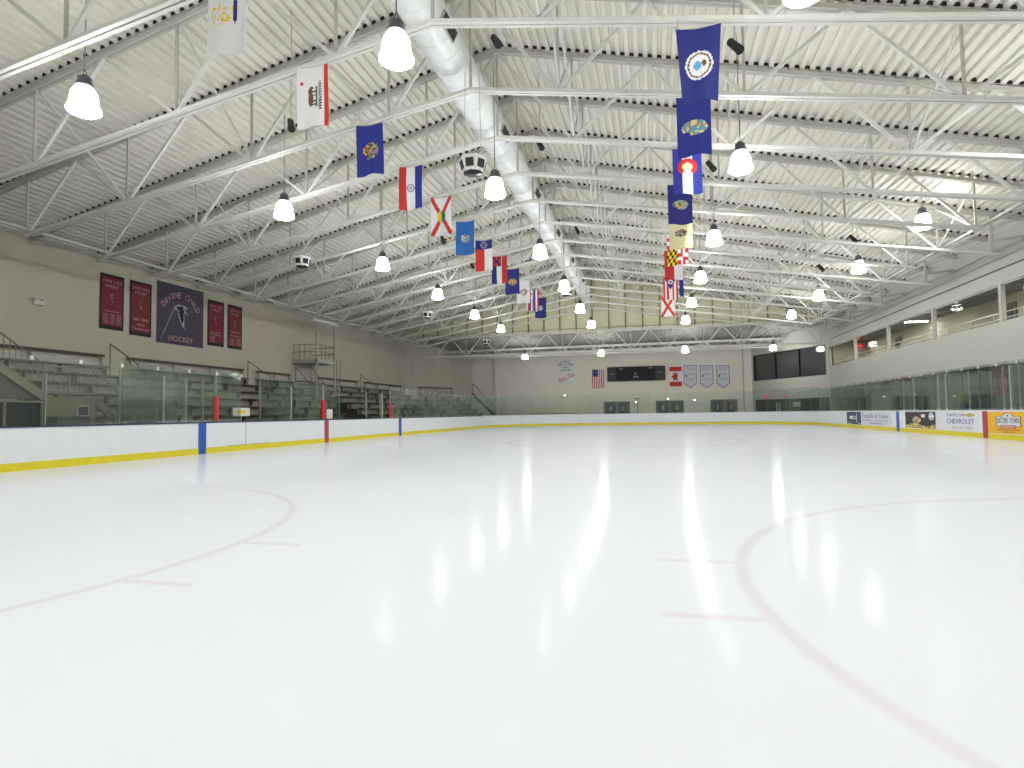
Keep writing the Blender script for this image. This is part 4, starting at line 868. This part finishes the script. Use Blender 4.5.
bleacher((XB, 10.6, 0), (XB, 16.2, 0), 'bleacher section right of the camera platform'); bleacher((XB, 17.3, 0), (XB, 24.2, 0), 'bleacher section before the corner')
dF = (FL0 - FL1).normalized(); nF = Vector((dF.y, -dF.x, 0)); bleacher(FL1 + dF * 1.6 + nF * .12, FL0 - dF * 3.2 + nF * .12, 'angled bleacher section in the far left corner')
# aisle stairs between sections
for i, (y0, y1, lab) in enumerate(((-12.2, -11.1, 'aisle steps behind the stair landing'), (-5.2, -4.1, 'aisle steps under the purple banner'), (3.3, 4.4, 'aisle steps right of the banners'), (16.2, 17.3, 'aisle steps at the far bleachers'))):
    t = thing('aisle_stairs', lab, 'stairs', (XB + 2.5, (y0 + y1) / 2, 0), 'aisle steps in the bleachers')
    for k_ in range(13): MB().box(XB + .1 + .36 * k_, XB + .5 + .36 * k_, y0 + .02, y1 - .02, 2.85 - .2 * k_ - .2, 2.85 - .2 * k_).build('step', RISER, t)
    b = MB(); yy = y0 + .1; b.path([(XB + .2, yy, 2.8), (XB + .2, yy, 4.25), (XB + 1.6, yy, 3.35), (XB + 1.6, yy, 2.1)], .025); b.build('hand_rail', RAILM, t)
    b = MB(); yy = y1 - .1; b.path([(XB + 2.8, yy, 1.3), (XB + 2.8, yy, 2.7), (XB + 4.4, yy, 1.8), (XB + 4.4, yy, .5)], .025); b.build('hand_rail', RAILM, t)
# near staircase with landing
SXa, SXb = -14.5, -15.2
t = thing('staircase', 'steel staircase with landing and picket rails at the left edge', 'stairs', (-15, -11.3, 0))
p0, p1, p2, p3 = (-14.6, 3.35 - .0), (-12.1, 1.78), (-10.62, 1.75), (-9.6, 1.05)
def zst(y):
    return 1.78 + (-12.1 - y) * .64 if y < -12.1 else 1.76 if y < -10.62 else 1.76 - (y + 10.62) * .8
for X in (SXa, SXb):
    b = MB(); b.bar((X, -16.5, zst(-16.5)), (X, -12.1, 1.76), .06, .22).bar((X, -12.1, 1.72), (X, -10.62, 1.72), .06, .14).bar((X, -10.62, 1.7), (X, -8.6, .1), .06, .22); b.build('stringer', PLY, t)
MB().box(SXb, SXa, -12.1, -10.62, 1.7, 1.76).build('landing', RISER, t)
for k_ in range(14): y = -12.25 - .3 * k_; z = zst(y); MB().box(SXb, SXa, y - .14, y + .14, z - .05, z).build('tread', RISER, t)
for k_ in range(7): y = -10.5 + .27 * k_; z = zst(y); MB().box(SXb, SXa, y - .13, y + .13, z - .05, z).build('tread', RISER, t)
for X in (SXa,):
    b = MB(); H = .86; rp = [(X, -16.5, zst(-16.5) + H), (X, -12.1, 1.78 + H), (X, -10.62, 1.76 + H), (X, -9.7, zst(-9.7) + H), (X, -9.7, zst(-9.7))]; b.path(rp, .025); b.path([(X, -12.1, 1.9), (X, -10.62, 1.9)], .015); b.build('hand_rail', RAILM, t)
    for k_ in range(46):
        y = -16.45 + k_ * .148; z = zst(y); MB().tube((X, y, z + .05), (X, y, z + H), .011 if k_ not in (29, 34, 39) else .025, 5).build('picket', RAILM, t)
MB().box(SXa - .03, SXa + .02, -12.1, -10.62, 0, 1.68).build('side_panel', PLY, t)
b = MB(); b.prism(Vector((SXa - .06, 0, 0)), Y1, Z1, X1, [(-16.5, 1.72), (-12.1, 1.72), (-16.5, zst(-16.5) - .1)], 0, .02); b.build('side_infill', mat('infill_brown', (84, 76, 62), .8), t)
MB().box(SXa - .6, SXa - .55, -16.5, -10.62, 0, 1.68).build('under_shade_sheet', mat('under_shade', (44, 40, 34), .8), t)  # dark sheet standing in for the shade beneath the stairs
p = at(72, 414, 0, -13.9); t = thing('supply_cart', 'grey cabinet with a small dark screen below the landing', 'cabinet', (-14, p.y, 0)); MB().box(-14.3, -13.8, p.y - .5, p.y + .45, 0, 1.25).build('cabinet', mat('cart_grey', (72, 74, 66), .6), t); MB().box(-13.82, -13.77, p.y + .05, p.y + .4, 1.25, 1.55).build('screen_frame', STEEL2, t); MB().box(-13.77, -13.765, p.y + .08, p.y + .37, 1.28, 1.52).build('screen', BLACK, t)
for i, px in enumerate((4, 42)):
    p = at(px, 412, 0, -13.6); t = thing('guard_rail', ['low pipe rail at the left edge of view', 'low pipe rail beside the landing panel'][i], 'railing', (-13.6, p.y, 0)); b = MB(); b.path([(-13.6, p.y - .9, 0), (-13.6, p.y - .9, 1.62), (-13.6, p.y - .0, 1.62), (-13.6, p.y, 0)], .03, 8); b.build('rail', RAILM, t); MB().tube((-13.6, p.y - .9, .8), (-13.6, p.y, .8), .02).build('cross_rail', RAILM, t)
# camera platform on the wall
t = thing('wall_platform', 'small railed platform high on the left wall', 'platform', (-19.4, 9.1, 4.55))
PX = -18.6; MB().box(XL, PX, 8, 10.25, 4.5, 4.72).build('deck', STEEL2, t)
for X, y in ((PX - .05, 8.05), (PX - .05, 10.2)): MB().box(X - .05, X + .05, y - .05, y + .05, 2.6, 7.1).build('post', STEEL2, t)
MB().box(PX - .12, PX + .02, 7.6, 10.9, 7.05, 7.3).build('header_beam', STEEL, t)
b = MB()
for z in (5.2, 5.65): b.path([(XL, 8.03, z), (PX - .03, 8.03, z), (PX - .03, 10.22, z), (XL, 10.22, z)], .022)
b.build('guard_rails', RAILM, t)
for j in range(5): MB().tube((XL + .1 + .38 * j, 8.03, 4.72), (XL + .1 + .38 * j, 8.03, 5.65), .016, 5).build('baluster', RAILM, t)
for j in range(4): MB().tube((PX - .03, 8.6 + .45 * j, 4.72), (PX - .03, 8.6 + .45 * j, 5.65), .016, 5).build('baluster', RAILM, t)
t = thing('ladder', 'narrow ladder rising to the platform on the left wall', 'ladder', (PX - .1, 10.5, 2.7))
for y in (10.4, 10.85): MB().tube((PX, y, 2.7), (PX, y, 4.9), .025).build('rail', RAILM, t)
for j in range(7): MB().tube((PX, 10.4, 2.85 + .28 * j), (PX, 10.85, 2.85 + .28 * j), .015).build('rung', RAILM, t)
t = thing('platform_stairs', 'short brown stair with handrails below the platform', 'stairs', (-18.8, 9, 2.4))
for k_ in range(6): MB().box(-19.9, -18.9, 7.7 + .3 * k_, 8.02 + .3 * k_, 3.3 - .2 * k_, 3.36 - .2 * k_).build('tread', PLY, t)
b = MB(); b.path([(-18.85, 7.75, 3.3), (-18.85, 7.75, 4.25), (-18.85, 9.4, 3.2), (-18.85, 9.4, 2.3)], .025); b.build('hand_rail', RAILM, t); b = MB(); b.path([(-19.9, 7.75, 3.3), (-19.9, 7.75, 4.25), (-19.9, 9.4, 3.2)], .025); b.build('hand_rail', RAILM, t); MB().box(-18.9, -18.86, 7.7, 9.4, 2.3, 3.3).build('side_panel', PLY, t)
# far left corner stair rails
t = thing('corner_stairs', 'sloping stair rails where the far left bleachers end', 'stairs', (-15.6, 32, 0))
b = MB(); b.path([(-16.2, 32.9, 3.2), (-16.2, 32.9, 4.3), (-13.6, 31.9, 1.9), (-13.6, 31.9, .9)], .035); b.build('hand_rail', RAILM, t); b = MB(); b.bar((-16.3, 33.0, 3.2), (-13.4, 31.8, .8), .08, .25); b.build('stringer', mat('stringer_dark', (70, 66, 56), .6), t)
for k_ in range(9): MB().box(-16.3 + .32 * k_, -15.95 + .32 * k_, 32.0 - .06 * k_, 33.1 - .12 * k_, 3.0 - .27 * k_, 3.05 - .27 * k_).build('tread', RISER, t)
